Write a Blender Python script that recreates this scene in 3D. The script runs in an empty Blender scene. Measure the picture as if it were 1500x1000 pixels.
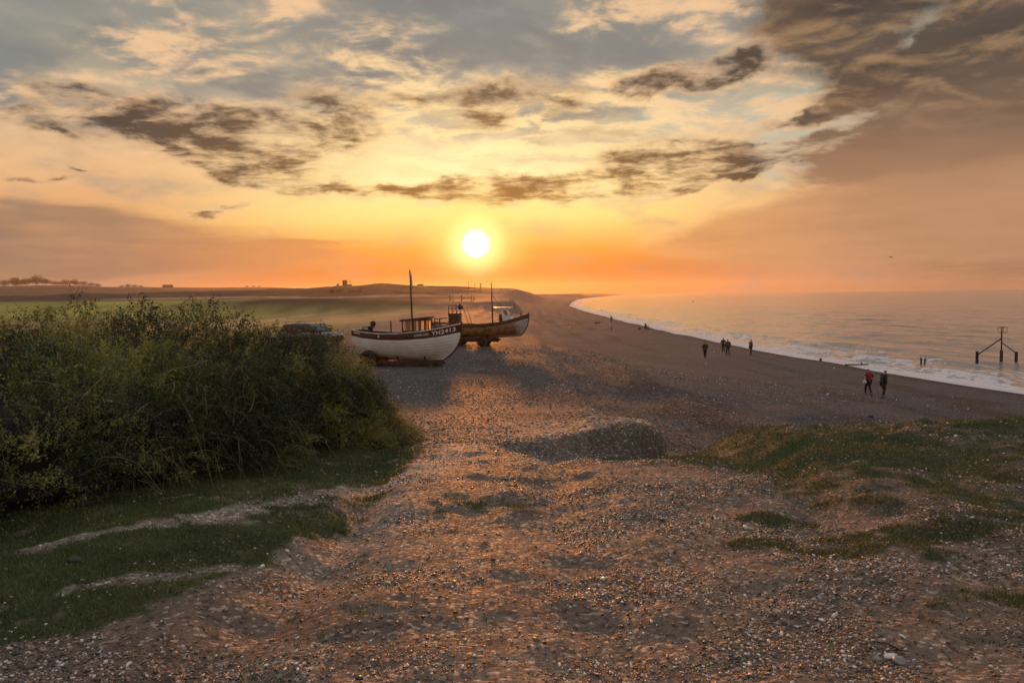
import bpy, math, random
import numpy as np
from mathutils import Vector, Matrix
random.seed(7); rng = np.random.default_rng(11)
R = math.radians
scene = bpy.context.scene
COL = scene.collection

# ------------------------------------------------------------------ camera
CAM = Vector((0.0, 0.0, 6.9)); FPX = 1167.0; PITCH = R(3.36); ROLL = R(0.72)
fwd = Vector((0, math.cos(PITCH), -math.sin(PITCH)))
r0 = Vector((1, 0, 0)); u0 = Vector((0, math.sin(PITCH), math.cos(PITCH)))
rt = r0 * math.cos(ROLL) - u0 * math.sin(ROLL); up = r0 * math.sin(ROLL) + u0 * math.cos(ROLL)
cam_d = bpy.data.cameras.new("camera"); cam = bpy.data.objects.new("camera", cam_d); COL.objects.link(cam)
M4 = Matrix((rt, up, -fwd)).transposed().to_4x4(); M4.translation = CAM; cam.matrix_world = M4
cam_d.sensor_width = 36; cam_d.lens = FPX / 1500 * 36; cam_d.clip_start = 0.1; cam_d.clip_end = 40000
scene.camera = cam
def ray(px, py):
    d = fwd + rt * ((px - 750) / FPX) + up * ((500 - py) / FPX)
    return d.normalized()
def at_depth(px, py, Y):                     # a place in the world at distance Y up the beach
    d = ray(px, py); return CAM + d * (Y / d.y)

# ------------------------------------------------------------------ render settings
scene.view_settings.view_transform = 'Standard'; scene.view_settings.look = 'None'
scene.view_settings.exposure = 0.16; scene.view_settings.gamma = 1.0
cy = scene.cycles
cy.max_bounces = 6; cy.diffuse_bounces = 3; cy.glossy_bounces = 3; cy.transmission_bounces = 4
cy.volume_bounces = 0; cy.transparent_max_bounces = 8; cy.caustics_reflective = False; cy.caustics_refractive = False
cy.sample_clamp_indirect = 4.0; cy.use_denoising = True

def lin(r, g, b):
    f = lambda c: (c / 255 / 12.92) if c / 255 <= 0.04045 else ((c / 255 + 0.055) / 1.055) ** 2.4
    return (f(r), f(g), f(b), 1.0)

# ------------------------------------------------------------------ tiny node language
class S:
    def __init__(s, nt, sock): s.nt, s.k = nt, sock
    def _m(s, op, *o, clamp=False):
        n = s.nt.nodes.new('ShaderNodeMath'); n.operation = op; n.use_clamp = clamp
        for i, v in enumerate((s,) + o):
            if isinstance(v, S): s.nt.links.new(v.k, n.inputs[i])
            else: n.inputs[i].default_value = v
        return S(s.nt, n.outputs[0])
    def __add__(s, o): return s._m('ADD', o)
    def __radd__(s, o): return s._m('ADD', o)
    def __sub__(s, o): return s._m('SUBTRACT', o)
    def __rsub__(s, o): return (s * -1.0) + o
    def __mul__(s, o): return s._m('MULTIPLY', o)
    def __rmul__(s, o): return s._m('MULTIPLY', o)
    def __truediv__(s, o): return s._m('DIVIDE', o)
    def pow(s, o): return s._m('POWER', o)
    def max(s, o): return s._m('MAXIMUM', o)
    def min(s, o): return s._m('MINIMUM', o)
    def clamp(s): return s._m('ADD', 0.0, clamp=True)
    def step(s, a, b, lo=0.0, hi=1.0):
        n = s.nt.nodes.new('ShaderNodeMapRange'); n.interpolation_type = 'SMOOTHSTEP'
        s.nt.links.new(s.k, n.inputs[0])
        for i, v in zip((1, 2, 3, 4), (a, b, lo, hi)): n.inputs[i].default_value = v
        return S(s.nt, n.outputs[0])
def link(nt, v, inp):
    if isinstance(v, S): nt.links.new(v.k, inp)
    else: inp.default_value = v
def comb(nt, x, y, z=0.0):
    n = nt.nodes.new('ShaderNodeCombineXYZ')
    for i, v in enumerate((x, y, z)): link(nt, v, n.inputs[i])
    return S(nt, n.outputs[0])
def mixc(nt, f, a, b, mode='MIX'):
    n = nt.nodes.new('ShaderNodeMix'); n.data_type = 'RGBA'; n.blend_type = mode
    link(nt, f, n.inputs[0]); link(nt, a, n.inputs[6]); link(nt, b, n.inputs[7])
    return S(nt, n.outputs[2])
def noise(nt, vec, scale, detail=4, rough=0.55, dist=0.0, color=False):
    n = nt.nodes.new('ShaderNodeTexNoise'); link(nt, vec, n.inputs['Vector'])
    n.inputs['Scale'].default_value = scale; n.inputs['Detail'].default_value = detail
    n.inputs['Roughness'].default_value = rough; n.inputs['Distortion'].default_value = dist
    return S(nt, n.outputs[1 if color else 0])
def ramp(nt, f, stops, interp='LINEAR'):
    n = nt.nodes.new('ShaderNodeValToRGB'); link(nt, f, n.inputs[0]); cr = n.color_ramp; cr.interpolation = interp
    while len(cr.elements) < len(stops): cr.elements.new(0.5)
    for e, (p, c) in zip(cr.elements, stops): e.position = p; e.color = c
    return S(nt, n.outputs[0])
def vmath(nt, op, a, b=None):
    n = nt.nodes.new('ShaderNodeVectorMath'); n.operation = op; link(nt, a, n.inputs[0])
    if b is not None: link(nt, b, n.inputs[1])
    return S(nt, n.outputs[1 if op in ('LENGTH', 'DOT_PRODUCT') else 0])

# ------------------------------------------------------------------ the sun and the sky
sd = ray(697, 357); SUN_AZ = math.atan2(sd.x, sd.y); SUN_EL = math.asin(sd.z)
def azel(px, py):
    d = ray(px, py); return math.degrees(math.atan2(d.x, d.y)), math.degrees(math.asin(d.z))
world = bpy.data.worlds.new("World"); scene.world = world; world.use_nodes = True
nt = world.node_tree; nt.nodes.clear()
geo = nt.nodes.new('ShaderNodeTexCoord'); G = S(nt, geo.outputs['Generated'])
sep = nt.nodes.new('ShaderNodeSeparateXYZ'); nt.links.new(G.k, sep.inputs[0])
gx, gy, gz = (S(nt, sep.outputs[i]) for i in range(3))
AZ = gx._m('ARCTAN2', gy) * 57.29578; EL = gz._m('ARCSINE') * 57.29578
P0 = comb(nt, AZ, EL * 1.6, 0.0)                       # sky position, stretched like far cloud layers
warp = noise(nt, P0, 0.16, 5, 0.6, color=True)
wsub = vmath(nt, 'SUBTRACT', warp, (0.5, 0.5, 0.5))
wsc = vmath(nt, 'MULTIPLY', wsub, (9.0, 3.6, 0.0))
P = vmath(nt, 'ADD', comb(nt, AZ, EL, 0.0), wsc)
Psoft = vmath(nt, 'ADD', comb(nt, AZ, EL, 0.0), vmath(nt, 'MULTIPLY', wsub, (5.0, 1.2, 0.0)))
hden = gz.max(0.0) + 0.11
CP = comb(nt, gx / hden, gy / hden, 3.7)                # flat cloud deck seen in perspective
nf = noise(nt, CP, 4.4, 10, 0.58, 0.3)
nm = noise(nt, comb(nt, AZ, EL * 2.4, 9.1), 0.2, 6, 0.55)
ns = noise(nt, comb(nt, AZ * 0.35 + EL * 0.25, EL * 2.2, 1.3), 0.35, 5, 0.55)   # long streaks
PXD = math.degrees(1 / FPX)
def blobs(lst, vec=P):
    tot = None
    for (px, py, rx, ry, rot, amp) in lst:
        a, e = azel(px, py)
        m = nt.nodes.new('ShaderNodeMapping'); m.vector_type = 'TEXTURE'; nt.links.new(vec.k, m.inputs[0])
        m.inputs[1].default_value = (a, e, 0); m.inputs[2].default_value = (0, 0, R(rot))
        m.inputs[3].default_value = (rx * PXD * 1.9, ry * PXD * 1.9, 1)
        g = nt.nodes.new('ShaderNodeTexGradient'); g.gradient_type = 'QUADRATIC_SPHERE'; nt.links.new(m.outputs[0], g.inputs[0])
        v = S(nt, g.outputs[1]) * (amp * 1.9)
        tot = v if tot is None else tot + v
    return tot
# clear-sky gradient by height, warmer towards the sun; unseen overhead brightened to fill the ground
e01 = (EL / 90.0).max(0.0)
def estops(l): return [(max(0, min(1, e / 90.0)), lin(*c)) for e, c in l]
away = ramp(nt, e01, estops([(0, (196, 138, 104)), (2.2, (204, 148, 110)), (5, (224, 164, 110)), (8.5, (232, 184, 134)), (12, (196, 178, 150)),
    (16, (150, 148, 136)), (24, (122, 130, 132)), (40, (190, 192, 198)), (90, (200, 204, 214))]))
near = ramp(nt, e01, estops([(0, (180, 88, 40)), (1.6, (184, 98, 34)), (3.2, (226, 150, 58)), (5.5, (255, 222, 134)), (9, (255, 232, 172)), (12, (226, 208, 168)),
    (15.5, (150, 154, 146)), (24, (128, 138, 142)), (40, (190, 192, 198)), (90, (200, 204, 214))]))
dAZ = AZ - math.degrees(SUN_AZ); dEL = EL - math.degrees(SUN_EL)
angd = (dAZ * dAZ + dEL * dEL * 2.0).pow(0.5)
base = mixc(nt, angd.step(7, 26), near, away)
hd2 = hden + 0.009
nup = noise(nt, comb(nt, gx / hd2, gy / hd2, 3.7), 4.4, 10, 0.58, 0.3)
relief = nf - nup                                      # crests of the billows catch the light
fine = noise(nt, CP, 15.0, 6, 0.6, 0.4) - 0.5
# blue-grey veils high up
veil = blobs([(720, 90, 190, 75, -12, 1.0), (560, 130, 120, 45, 0, .6), (30, 105, 110, 50, -8, .8), (380, 125, 110, 22, -6, .7), (250, 150, 90, 16, 0, .7),
    (900, 110, 120, 60, 20, .7), (60, 160, 110, 14, 0, .6), (1110, 60, 40, 40, 0, .4), (640, 20, 200, 50, 0, .3), (180, 50, 150, 30, -14, .3)], Psoft)
vm = ((veil * 1.3).min(1.0) * .8 + (nm - 0.5) * 2.6 + (nf - .5) * .3 ).step(-0.1, 1.1)
c1 = mixc(nt, vm * 0.95, base, mixc(nt, nm.step(.35, .7), lin(98, 110, 116), lin(134, 138, 134)))
teal = (blobs([(1160, 175, 70, 55, 0, .9), (1150, 235, 60, 30, 0, .8), (1000, 170, 90, 40, 0, .5), (470, 155, 90, 14, 0, .6)], Psoft) + (nm - 0.5) * .8).step(.2, .9)
c1 = mixc(nt, teal * 0.7, c1, lin(176, 186, 172))
# bright cream cloud in front of the light
cream = blobs([(640, 180, 200, 50, 0, .75), (850, 210, 200, 60, 4, .75), (560, 75, 100, 48, -10, .75), (250, 82, 110, 26, -4, .9), (110, 135, 100, 26, 6, .95), (250, 24, 50, 12, -8, .8), (420, 10, 50, 16, 20, .8), (880, 12, 70, 30, 10, .95), (1040, 14, 100, 28, 8, 1.0),
    (1060, 150, 120, 40, 10, .75), (1180, 110, 80, 50, 30, .6), (900, 120, 80, 20, 10, .7), (1250, 130, 60, 30, 30, .6), (680, 250, 260, 26, 0, .5), (980, 200, 90, 40, 0, .55), (330, 60, 130, 40, 0, .35), (40, 130, 60, 20, 0, .5), (1180, 262, 90, 16, 10, .5), (430, 190, 160, 24, -6, .5)])
cnf = EL.step(11, 16, 2.2, .8)
ck = (cream * 1.2).min(1.0)
cm = (ck * ((nf - .5) * 5.0 + (nm - .5) * 2.0 + fine * .9 + relief * 4.0 + .8) - vm * .15).step(-0.1, 1.45) * EL.step(5, 7.5)
cream_c = mixc(nt, angd.step(5, 26), lin(255, 233, 170), lin(230, 190, 148))
cream_c = mixc(nt, angd.step(2, 12), lin(255, 246, 196), cream_c)
c2 = mixc(nt, cm * 0.92, c1, cream_c)
# darker clouds: thin edges lit, thick middles brown-grey
dark = blobs([(300, 198, 150, 34, -8, .7), (460, 190, 100, 36, 0, .5), (1010, 245, 160, 22, 4, .5), (270, 180, 100, 22, -6, 1.0), (350, 236, 90, 24, -16, 1.25), (470, 170, 70, 32, 8, 1.0), (400, 205, 90, 18, 0, .7), (125, 132, 60, 16, 0, .8), (90, 190, 60, 12, -12, .55), (30, 155, 40, 9, 0, .5),
    (705, 155, 60, 20, 5, .95), (800, 150, 60, 18, 0, .55), (1030, 98, 75, 17, 13, 1.1), (960, 118, 50, 16, 0, .9), (735, 274, 150, 13, 3, 1.7), (560, 274, 80, 8, 2, .6), (460, 275, 45, 10, 0, .85), (1000, 225, 90, 18, -2, 1.0),
    (920, 266, 170, 13, 6, 1.3), (1110, 240, 90, 14, 6, 1.1), (1060, 258, 120, 10, 9, .8), (330, 302, 50, 6, 4, .7), (880, 185, 60, 12, 0, .4), (1190, 165, 70, 10, 14, .8), (1250, 150, 60, 14, 20, .8), (620, 140, 60, 10, 0, .4), (960, 215, 60, 16, 0, .4), (130, 245, 40, 5, -8, .5), (60, 255, 40, 6, 0, .4)])
dk = (dark * 1.25).min(1.0)
dd = dk * ((nf - 0.5) * 4.6 + fine * 1.5 + (nm - 0.5) * 1.5 - relief * 3.0 + 1.0) + (nf - .5) * .6 - .06
dm = dd.step(-0.05, 1.5)
rim = dd.step(-0.05, 0.4) * (1.0 - dm) * EL.step(4, 6)
c3 = mixc(nt, rim * 0.5, c2, mixc(nt, angd.step(5, 24), lin(255, 226, 158), lin(238, 192, 142)))
dark_c = mixc(nt, angd.step(4, 24), lin(150, 106, 56), lin(112, 92, 76))
dark_c = mixc(nt, (dd + fine).step(.5, 1.2), dark_c, mixc(nt, angd.step(4, 24), lin(94, 68, 40), lin(58, 53, 50)))
c4 = mixc(nt, dm * 0.95, c3, dark_c)
c4 = mixc(nt, ((relief * 3.2 + fine * .5) * (dd.step(-.1, .7))).clamp() * .8 * EL.step(4, 6), c4, mixc(nt, angd.step(5, 24), lin(255, 232, 172), lin(240, 198, 154)))
# the big soft cloud mass on the right and the grey bank low on the left
mass = blobs([(1480, 170, 150, 150, 35, 1.5), (1230, 20, 95, 80, -20, 1.5), (1480, 60, 90, 100, 0, .9), (1340, 205, 130, 28, 16, 1.3), (1230, 200, 60, 9, 14, .7), (1250, 150, 60, 9, 22, .7), (1600, 300, 260, 120, 0, .9), (1400, 262, 110, 26, 5, .8), (1440, 300, 160, 40, 5, .7), (1300, 120, 60, 30, 35, .5)], P)
gap = blobs([(1350, 30, 60, 22, 25, .45), (1325, 60, 24, 9, 40, .3)], P)
mm = (mass - gap + mass.min(1.0) * ((nf - 0.5) * 3.0 + (ns - .5) * 1.6 + fine * .6 - relief * 2.0)).step(0.05, 1.15)
mass_c = mixc(nt, EL.step(5, 15), lin(158, 120, 94), mixc(nt, ns.step(.3, .75), lin(82, 71, 63), lin(52, 48, 49)))
mass_c = mixc(nt, AZ.step(12, 24), mixc(nt, .3, mass_c, lin(150, 112, 80)), mass_c)
mass_c = mixc(nt, (nf * .55 + ns * .45 + relief).step(.4, .75) * EL.step(9, 13) * .45, mass_c, lin(186, 146, 104))
c5 = mixc(nt, mm * 0.95, c4, mass_c)
low = blobs([(1330, 330, 300, 40, 3, 1.3), (1500, 300, 260, 60, 0, 1.1), (1150, 345, 130, 14, 6, .9), (1050, 355, 60, 5, 4, .6)], Psoft)
ldens = low + (nf - .5) * .35
lm = ldens.step(0.30, 0.75)
c5 = mixc(nt, (ldens.step(.2, .4) * (1.0 - lm)) * .4 * (AZ.step(14, 22, 1.0, 0.0)) * EL.step(2.5, 4), c5, lin(250, 200, 140))
low_c = mixc(nt, AZ.step(8, 28), lin(214, 154, 100), lin(188, 142, 108))
low_c = mixc(nt, ns.step(.35, .7) * .4, low_c, lin(160, 118, 88))
low_c = mixc(nt, EL.step(5.5, 11.5), low_c, mixc(nt, .35, mass_c, lin(170, 124, 90)))
c5 = mixc(nt, lm * .85, c5, low_c)
left = blobs([(60, 345, 260, 34, -3, 1.3), (330, 370, 160, 12, -1, .8), (470, 384, 130, 6, 1, .8), (380, 358, 130, 4, 2, .7), (-100, 370, 200, 60, 0, .8), (120, 385, 240, 16, 0, .5)], Psoft)
lf = (left * (ns * 1.6 + .25) + (ns - .5) * .6).step(.15, .95)
c6 = mixc(nt, lf * (ns.step(.3, .65) * .35 + .5), c5, mixc(nt, AZ.step(-30, -10), lin(138, 114, 98), lin(196, 130, 82)))
c6 = mixc(nt, EL.step(6, 10) * .5, c6, comb(nt, (nf * .9 + .55), (nf * .9 + .55), (nf * .86 + .57)), 'MULTIPLY')
# sun glow and disc
glow = (angd * -1.0 / 3.4)._m('EXPONENT')
gl2 = (angd * -1.0 / 9.0)._m('EXPONENT')
dth = (dAZ * dAZ + dEL * dEL).pow(0.5)
halo = dth.step(0.6, 4.6, 1.0, 0.0)
c7 = mixc(nt, 1.0, c6, mixc(nt, gl2 * .04, (0, 0, 0, 1), (1.0, .62, .12, 1)), 'ADD')
lowdim = EL.step(0.4, 3.0)
c7 = mixc(nt, halo * lowdim * .72, c7, (1.0, .82, .22, 1))
c7 = mixc(nt, dth.step(.4, 2.7, 1.0, 0.0) * .8, c7, (1.35, 1.2, .5, 1))
c7 = mixc(nt, dth.step(.40, 1.10, 1.0, 0.0), c7, (7.0, 6.2, 4.6, 1))
# below the horizon (only seen by reflections): dull ground tone
c7 = S(nt, c7.k)
c8 = mixc(nt, EL.step(-1.5, -0.2), lin(120, 92, 74), c7)
bg1 = nt.nodes.new('ShaderNodeBackground'); nt.links.new(c8.k, bg1.inputs[0]); bg1.inputs[1].default_value = 0.93
sky = nt.nodes.new('ShaderNodeTexSky'); sky.sky_type = 'NISHITA'; sky.sun_disc = False
sky.sun_elevation = SUN_EL; sky.sun_rotation = SUN_AZ; sky.dust_density = 4; sky.air_density = 1.5
bg2 = nt.nodes.new('ShaderNodeBackground'); nt.links.new(sky.outputs[0], bg2.inputs[0]); bg2.inputs[1].default_value = 0.003
add = nt.nodes.new('ShaderNodeAddShader'); nt.links.new(bg1.outputs[0], add.inputs[0]); nt.links.new(bg2.outputs[0], add.inputs[1])
out = nt.nodes.new('ShaderNodeOutputWorld'); nt.links.new(add.outputs[0], out.inputs[0])
world.cycles.sampling_method = 'MANUAL'; world.cycles.sample_map_resolution = 1024

sl = bpy.data.lights.new("sun", 'SUN'); sl.energy = 2.0; sl.angle = R(2.5); sl.color = (1.0, 0.33, 0.07)
sun = bpy.data.objects.new("sun", sl); COL.objects.link(sun)
sun.rotation_euler = Vector((sd.x, sd.y, sd.z)).to_track_quat('Z', 'Y').to_euler(); sun.location = (0, 0, 30)
# ------------------------------------------------------------------ numeric noise
def _hash(ix, iy, seed):
    h = (ix.astype(np.int64) * 374761393 + iy.astype(np.int64) * 668265263 + seed * 1442695) & 0xffffffff
    h = ((h ^ (h >> 13)) * 1274126177) & 0xffffffff
    h = h ^ (h >> 16)
    return (h & 0xffffff) / float(0xffffff)
def vnoise(x, y, seed=0):
    ix = np.floor(x); iy = np.floor(y); fx = x - ix; fy = y - iy
    fx = fx * fx * (3 - 2 * fx); fy = fy * fy * (3 - 2 * fy)
    a = _hash(ix, iy, seed); b = _hash(ix + 1, iy, seed); c = _hash(ix, iy + 1, seed); d = _hash(ix + 1, iy + 1, seed)
    return (a + (b - a) * fx) * (1 - fy) + (c + (d - c) * fx) * fy
def fbm(x, y, oct=4, seed=0, gain=0.5):
    t = 0; amp = 1; tot = 0
    for i in range(oct):
        t = t + amp * vnoise(x * 2 ** i + 17.3 * i, y * 2 ** i + 9.1 * i, seed + i); tot += amp; amp *= gain
    return t / tot
def ss(x, a, b):
    t = np.clip((x - a) / (b - a), 0, 1); return t * t * (3 - 2 * t)
def mix(a, b, t): return a + (b - a) * t

# ------------------------------------------------------------------ shape of the land (metres; sea level -0.5)
SY = np.array([-60, 0, 30, 55, 80, 103, 150, 230, 350, 502, 720, 1000, 1330, 2500, 5000, 9000], float)
SX = np.array([46, 41, 37.6, 35.6, 32.8, 31, 29.5, 29.6, 31, 36, 55, 82, 124, 320, 720, 1400], float)
def shoreX(y): return np.interp(y, SY, SX) + (vnoise(y / 9.0, y * 0, 5) - .5) * 0.9 * (y < 600)
BT = np.array([-200, -60, -15, -6, 0, 4, 12, 18, 24, 30, 36, 45, 60, 4000], float)
BZ = np.array([-9, -5, -1.9, -1.1, -0.5, -0.12, 0.0, 0.5, 1.3, 2.35, 2.95, 3.2, 3.35, 3.35], float)
RY = np.array([-50, 0, 8, 12, 15.7, 20, 30, 43, 50, 58, 80], float)
RZ = np.array([5.3, 5.3, 4.98, 4.62, 4.4, 3.98, 3.42, 3.13, 3.2, 3.3, 3.2], float)
def pxX(px, Y): return (px - 750) / FPX * Y
hillX = pxX(np.array([-200, 100, 300, 400, 450, 500, 530, 560, 600, 640, 700, 740, 757, 775, 800, 815, 825]), 700)
hillV = np.array([6, 7, 9, 12, 12, 15, 14.5, 17, 15.5, 12, 10, 9, 8, 3.5, -1, -5, -7])
farX = pxX(np.array([-400, -100, 0, 60, 130, 150, 200, 300, 400, 450, 560, 640]), 1800)
farV = np.array([24, 23, 21, 22, 20, 18, 16.5, 15, 14, 12, 8, 0])
def height(x, y):
    x = np.asarray(x, float); y = np.asarray(y, float)
    t = shoreX(y) - x
    B = np.interp(t, BT, BZ)
    # shingle ridges running along the beach
    ph = t + (fbm(x / 20, y / 20, 3, 31) - .5) * 5
    on = ss(t, 7, 14) * (1 - ss(t, 34, 44)) * ss(y, 12, 25)
    B = B + on * (0.10 * np.sin(ph * 0.9) + 0.08 * np.sin(ph * 2.1 + 1)) * ss(fbm(x / 15, y / 30, 3, 77), .35, .6)
    # tide bank: a low step with its steep side to the sea, seen as a dark streak
    lx = 4.6 + (60 - y) * 0.53; B = B + 0.28 * ss(x - lx, 1.4, -0.6) * ss(y, 30, 40) * (1 - ss(y, 70, 100)) * ss(t, 12, 18)
    lumps = (fbm(x / 3.0, y / 3.0, 4, 3) - .5)
    B = B + lumps * 0.16 * ss(t, 3, 12)
    Rm = np.interp(y, RY, RZ) + lumps * 0.12
    ramp_w = ss(x, 1.5 + ss(y, 14, 40) * 4, 9 + ss(y, 14, 40) * 6)
    base = mix(Rm, B, np.maximum(ramp_w, ss(y, 46, 75)))
    # near plateau with the rutted track
    P = np.interp(y, [-50, 3, 12], [5.34, 5.27, 4.68]) + 0.30 * ss(x, 1.5, 6.5) * ss(y, 4, 11) + 0.10 * ss(-x, 1.2, 3.2)
    P = P + (fbm(x / 1.3, y / 1.3, 4, 8) - .5) * 0.18 + (fbm(x / .35, y / .35, 4, 18) - .5) * 0.075
    rut = 2.1 + 0.12 * (y - 4) - .25 * np.sin(y * .6)                      # washed-out gully right of the track
    P = P - 0.10 * np.exp(-((x - rut) / 0.33) ** 2) * ss(y, 4.5, 7) * (1 - ss(y, 11, 12.5))
    P = P + 0.10 * np.exp(-((x - rut - .8) / 0.6) ** 2) * ss(y, 4.5, 7)
    rut2 = -1.3 - 0.05 * (y - 4)
    P = P - 0.085 * np.exp(-((x - rut2 + .12 * np.sin(y * .7)) / 0.24) ** 2) - 0.075 * np.exp(-((x - .45 - .1 * np.sin(y * .7 + .4)) / 0.26) ** 2)
    P = P - 1.8 * ss(-x, 6.5, 16)
    P = P - .26 * ss(y, 9.6, 11.8) * ss(x, -.8, .6) * (1 - ss(x, 2.4, 3.2))
    hum = ss(x, 2.8, 4.2) * ss(y, 8.5, 10.5)
    P = P + hum * (fbm(x / .8, y / .8, 4, 44) - .45) * .12 + hum * (fbm(x / .28, y / .28, 3, 45) - .5) * .12
    z = mix(P, base, ss(y, 10.8, 13.2))
    base_bump = 0.55 * np.exp(-((x + 13.5) / 4.5) ** 2 - ((y - 53) / 7.0) ** 2); z = z + base_bump
    # steep edge of the bank on the right
    ey = 11.6 + 0.45 * np.sin(x * 1.7) + (fbm(x, y, 3, 50) - .5) * 0.9 - np.maximum(0, x - 8.5) * .7
    wc = ss(x, 2.0, 3.1) * ss(y - ey, 0.0, 2.4)
    z = mix(z, np.minimum(B, z), wc)
    keep = ss(x, 2.0, 3.1) * (1 - ss(y - ey, 0, 2.4)) * (1 - ss(x, 14, 22))
    z = mix(z, P, keep)
    z = mix(z, np.minimum(z, B), ss(x, 14, 22))
    # hollow and eroded lip across the end of the track
    wob = (fbm(x * 1.3, y * .2, 3, 61) - .5) * .5
    hol = ss(x, -0.6, 0.7) * (1 - ss(x, 2.2, 3.0))
    d = y - (12.35 + wob + (x - 1) * .12)
    hol = hol * (.45 + .75 * ss(x, 1.0, 2.3))
    z = z - hol * 0.26 * np.exp(-(np.minimum(d, 0) / 0.55) ** 2 - (np.maximum(d, 0) / .22) ** 2)
    top = 4.52 + .24 * ss(x, .4, 1.7) - 0.05 * (y - 12.6) + (fbm(x / .5, y / .5, 3, 66) - .5) * .22
    lip = ss(x, -0.8, 1.0) * (1 - ss(x, 2.35, 2.75)) * ss(d + (fbm(x / .3, y / .3, 3, 67) - .5) * .3, 0.1, 0.5) * (1 - ss(y, 14.0, 15.9))
    z = mix(z, np.maximum(z, top), lip)
    # inland: falls to the marsh, then the low hills
    inl = ss(t, 42, 75) * ss(y, 45, 120)
    marsh = 2.4 + (fbm(x / 60, y / 60, 3, 90) - .5) * .8
    leftfall = ss(-x, 16, 40) * ss(y, 5, 30)
    z = mix(z, marsh, np.maximum(inl, leftfall))
    mid = (6.2 - 1.0 * ss(x, -60, -20)) + (fbm(x / 14, y / 14, 4, 21) - .5) * .7
    mw = ss(-x, -3.6, 0.5) * ss(y, 195, 245) * (1 - ss(y, 300, 420))
    z = mix(z, np.maximum(z, mid), mw)
    hv = np.interp(x * 700 / np.maximum(y, 300), hillX, hillV)
    hz = 6.9 + hv * 0.6 + (fbm(x / 40, y / 40, 5, 12) - .5) * 5.0 * ss(-x, -10, 60) + (fbm(x / 12, y / 12, 3, 14) - .5) * .8
    hw = ss(y, 400, 690) * (1 - ss(y, 760, 900))
    z = mix(z, np.maximum(z, hz), hw * ss(t, 20, 45))
    fv = np.interp(x * 1800 / np.maximum(y, 600), farX, farV)
    fz = 6.9 + fv * 1.54 + (fbm(x / 200, y / 200, 5, 15) - .5) * 6
    fw = ss(y, 950, 1780) * (1 - ss(y, 2400, 3000))
    z = mix(z, np.maximum(z, fz), fw * ss(-x, -40, 150))
    hd = 6.6 + (fbm(x / 60, y / 60, 3, 33) - .5) * 1.4
    z = mix(z, np.maximum(z, hd), ss(y, 1220, 1300) * (1 - ss(y, 1500, 1700)) * ss(t, 14, 26))
    z = mix(z, 9.0, ss(y, 3000, 4000) * ss(t, 30, 160))
    # behind the camera: the land simply carries on
    return z

def height1(x, y): return float(height(np.array([x]), np.array([y]))[0])

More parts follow.
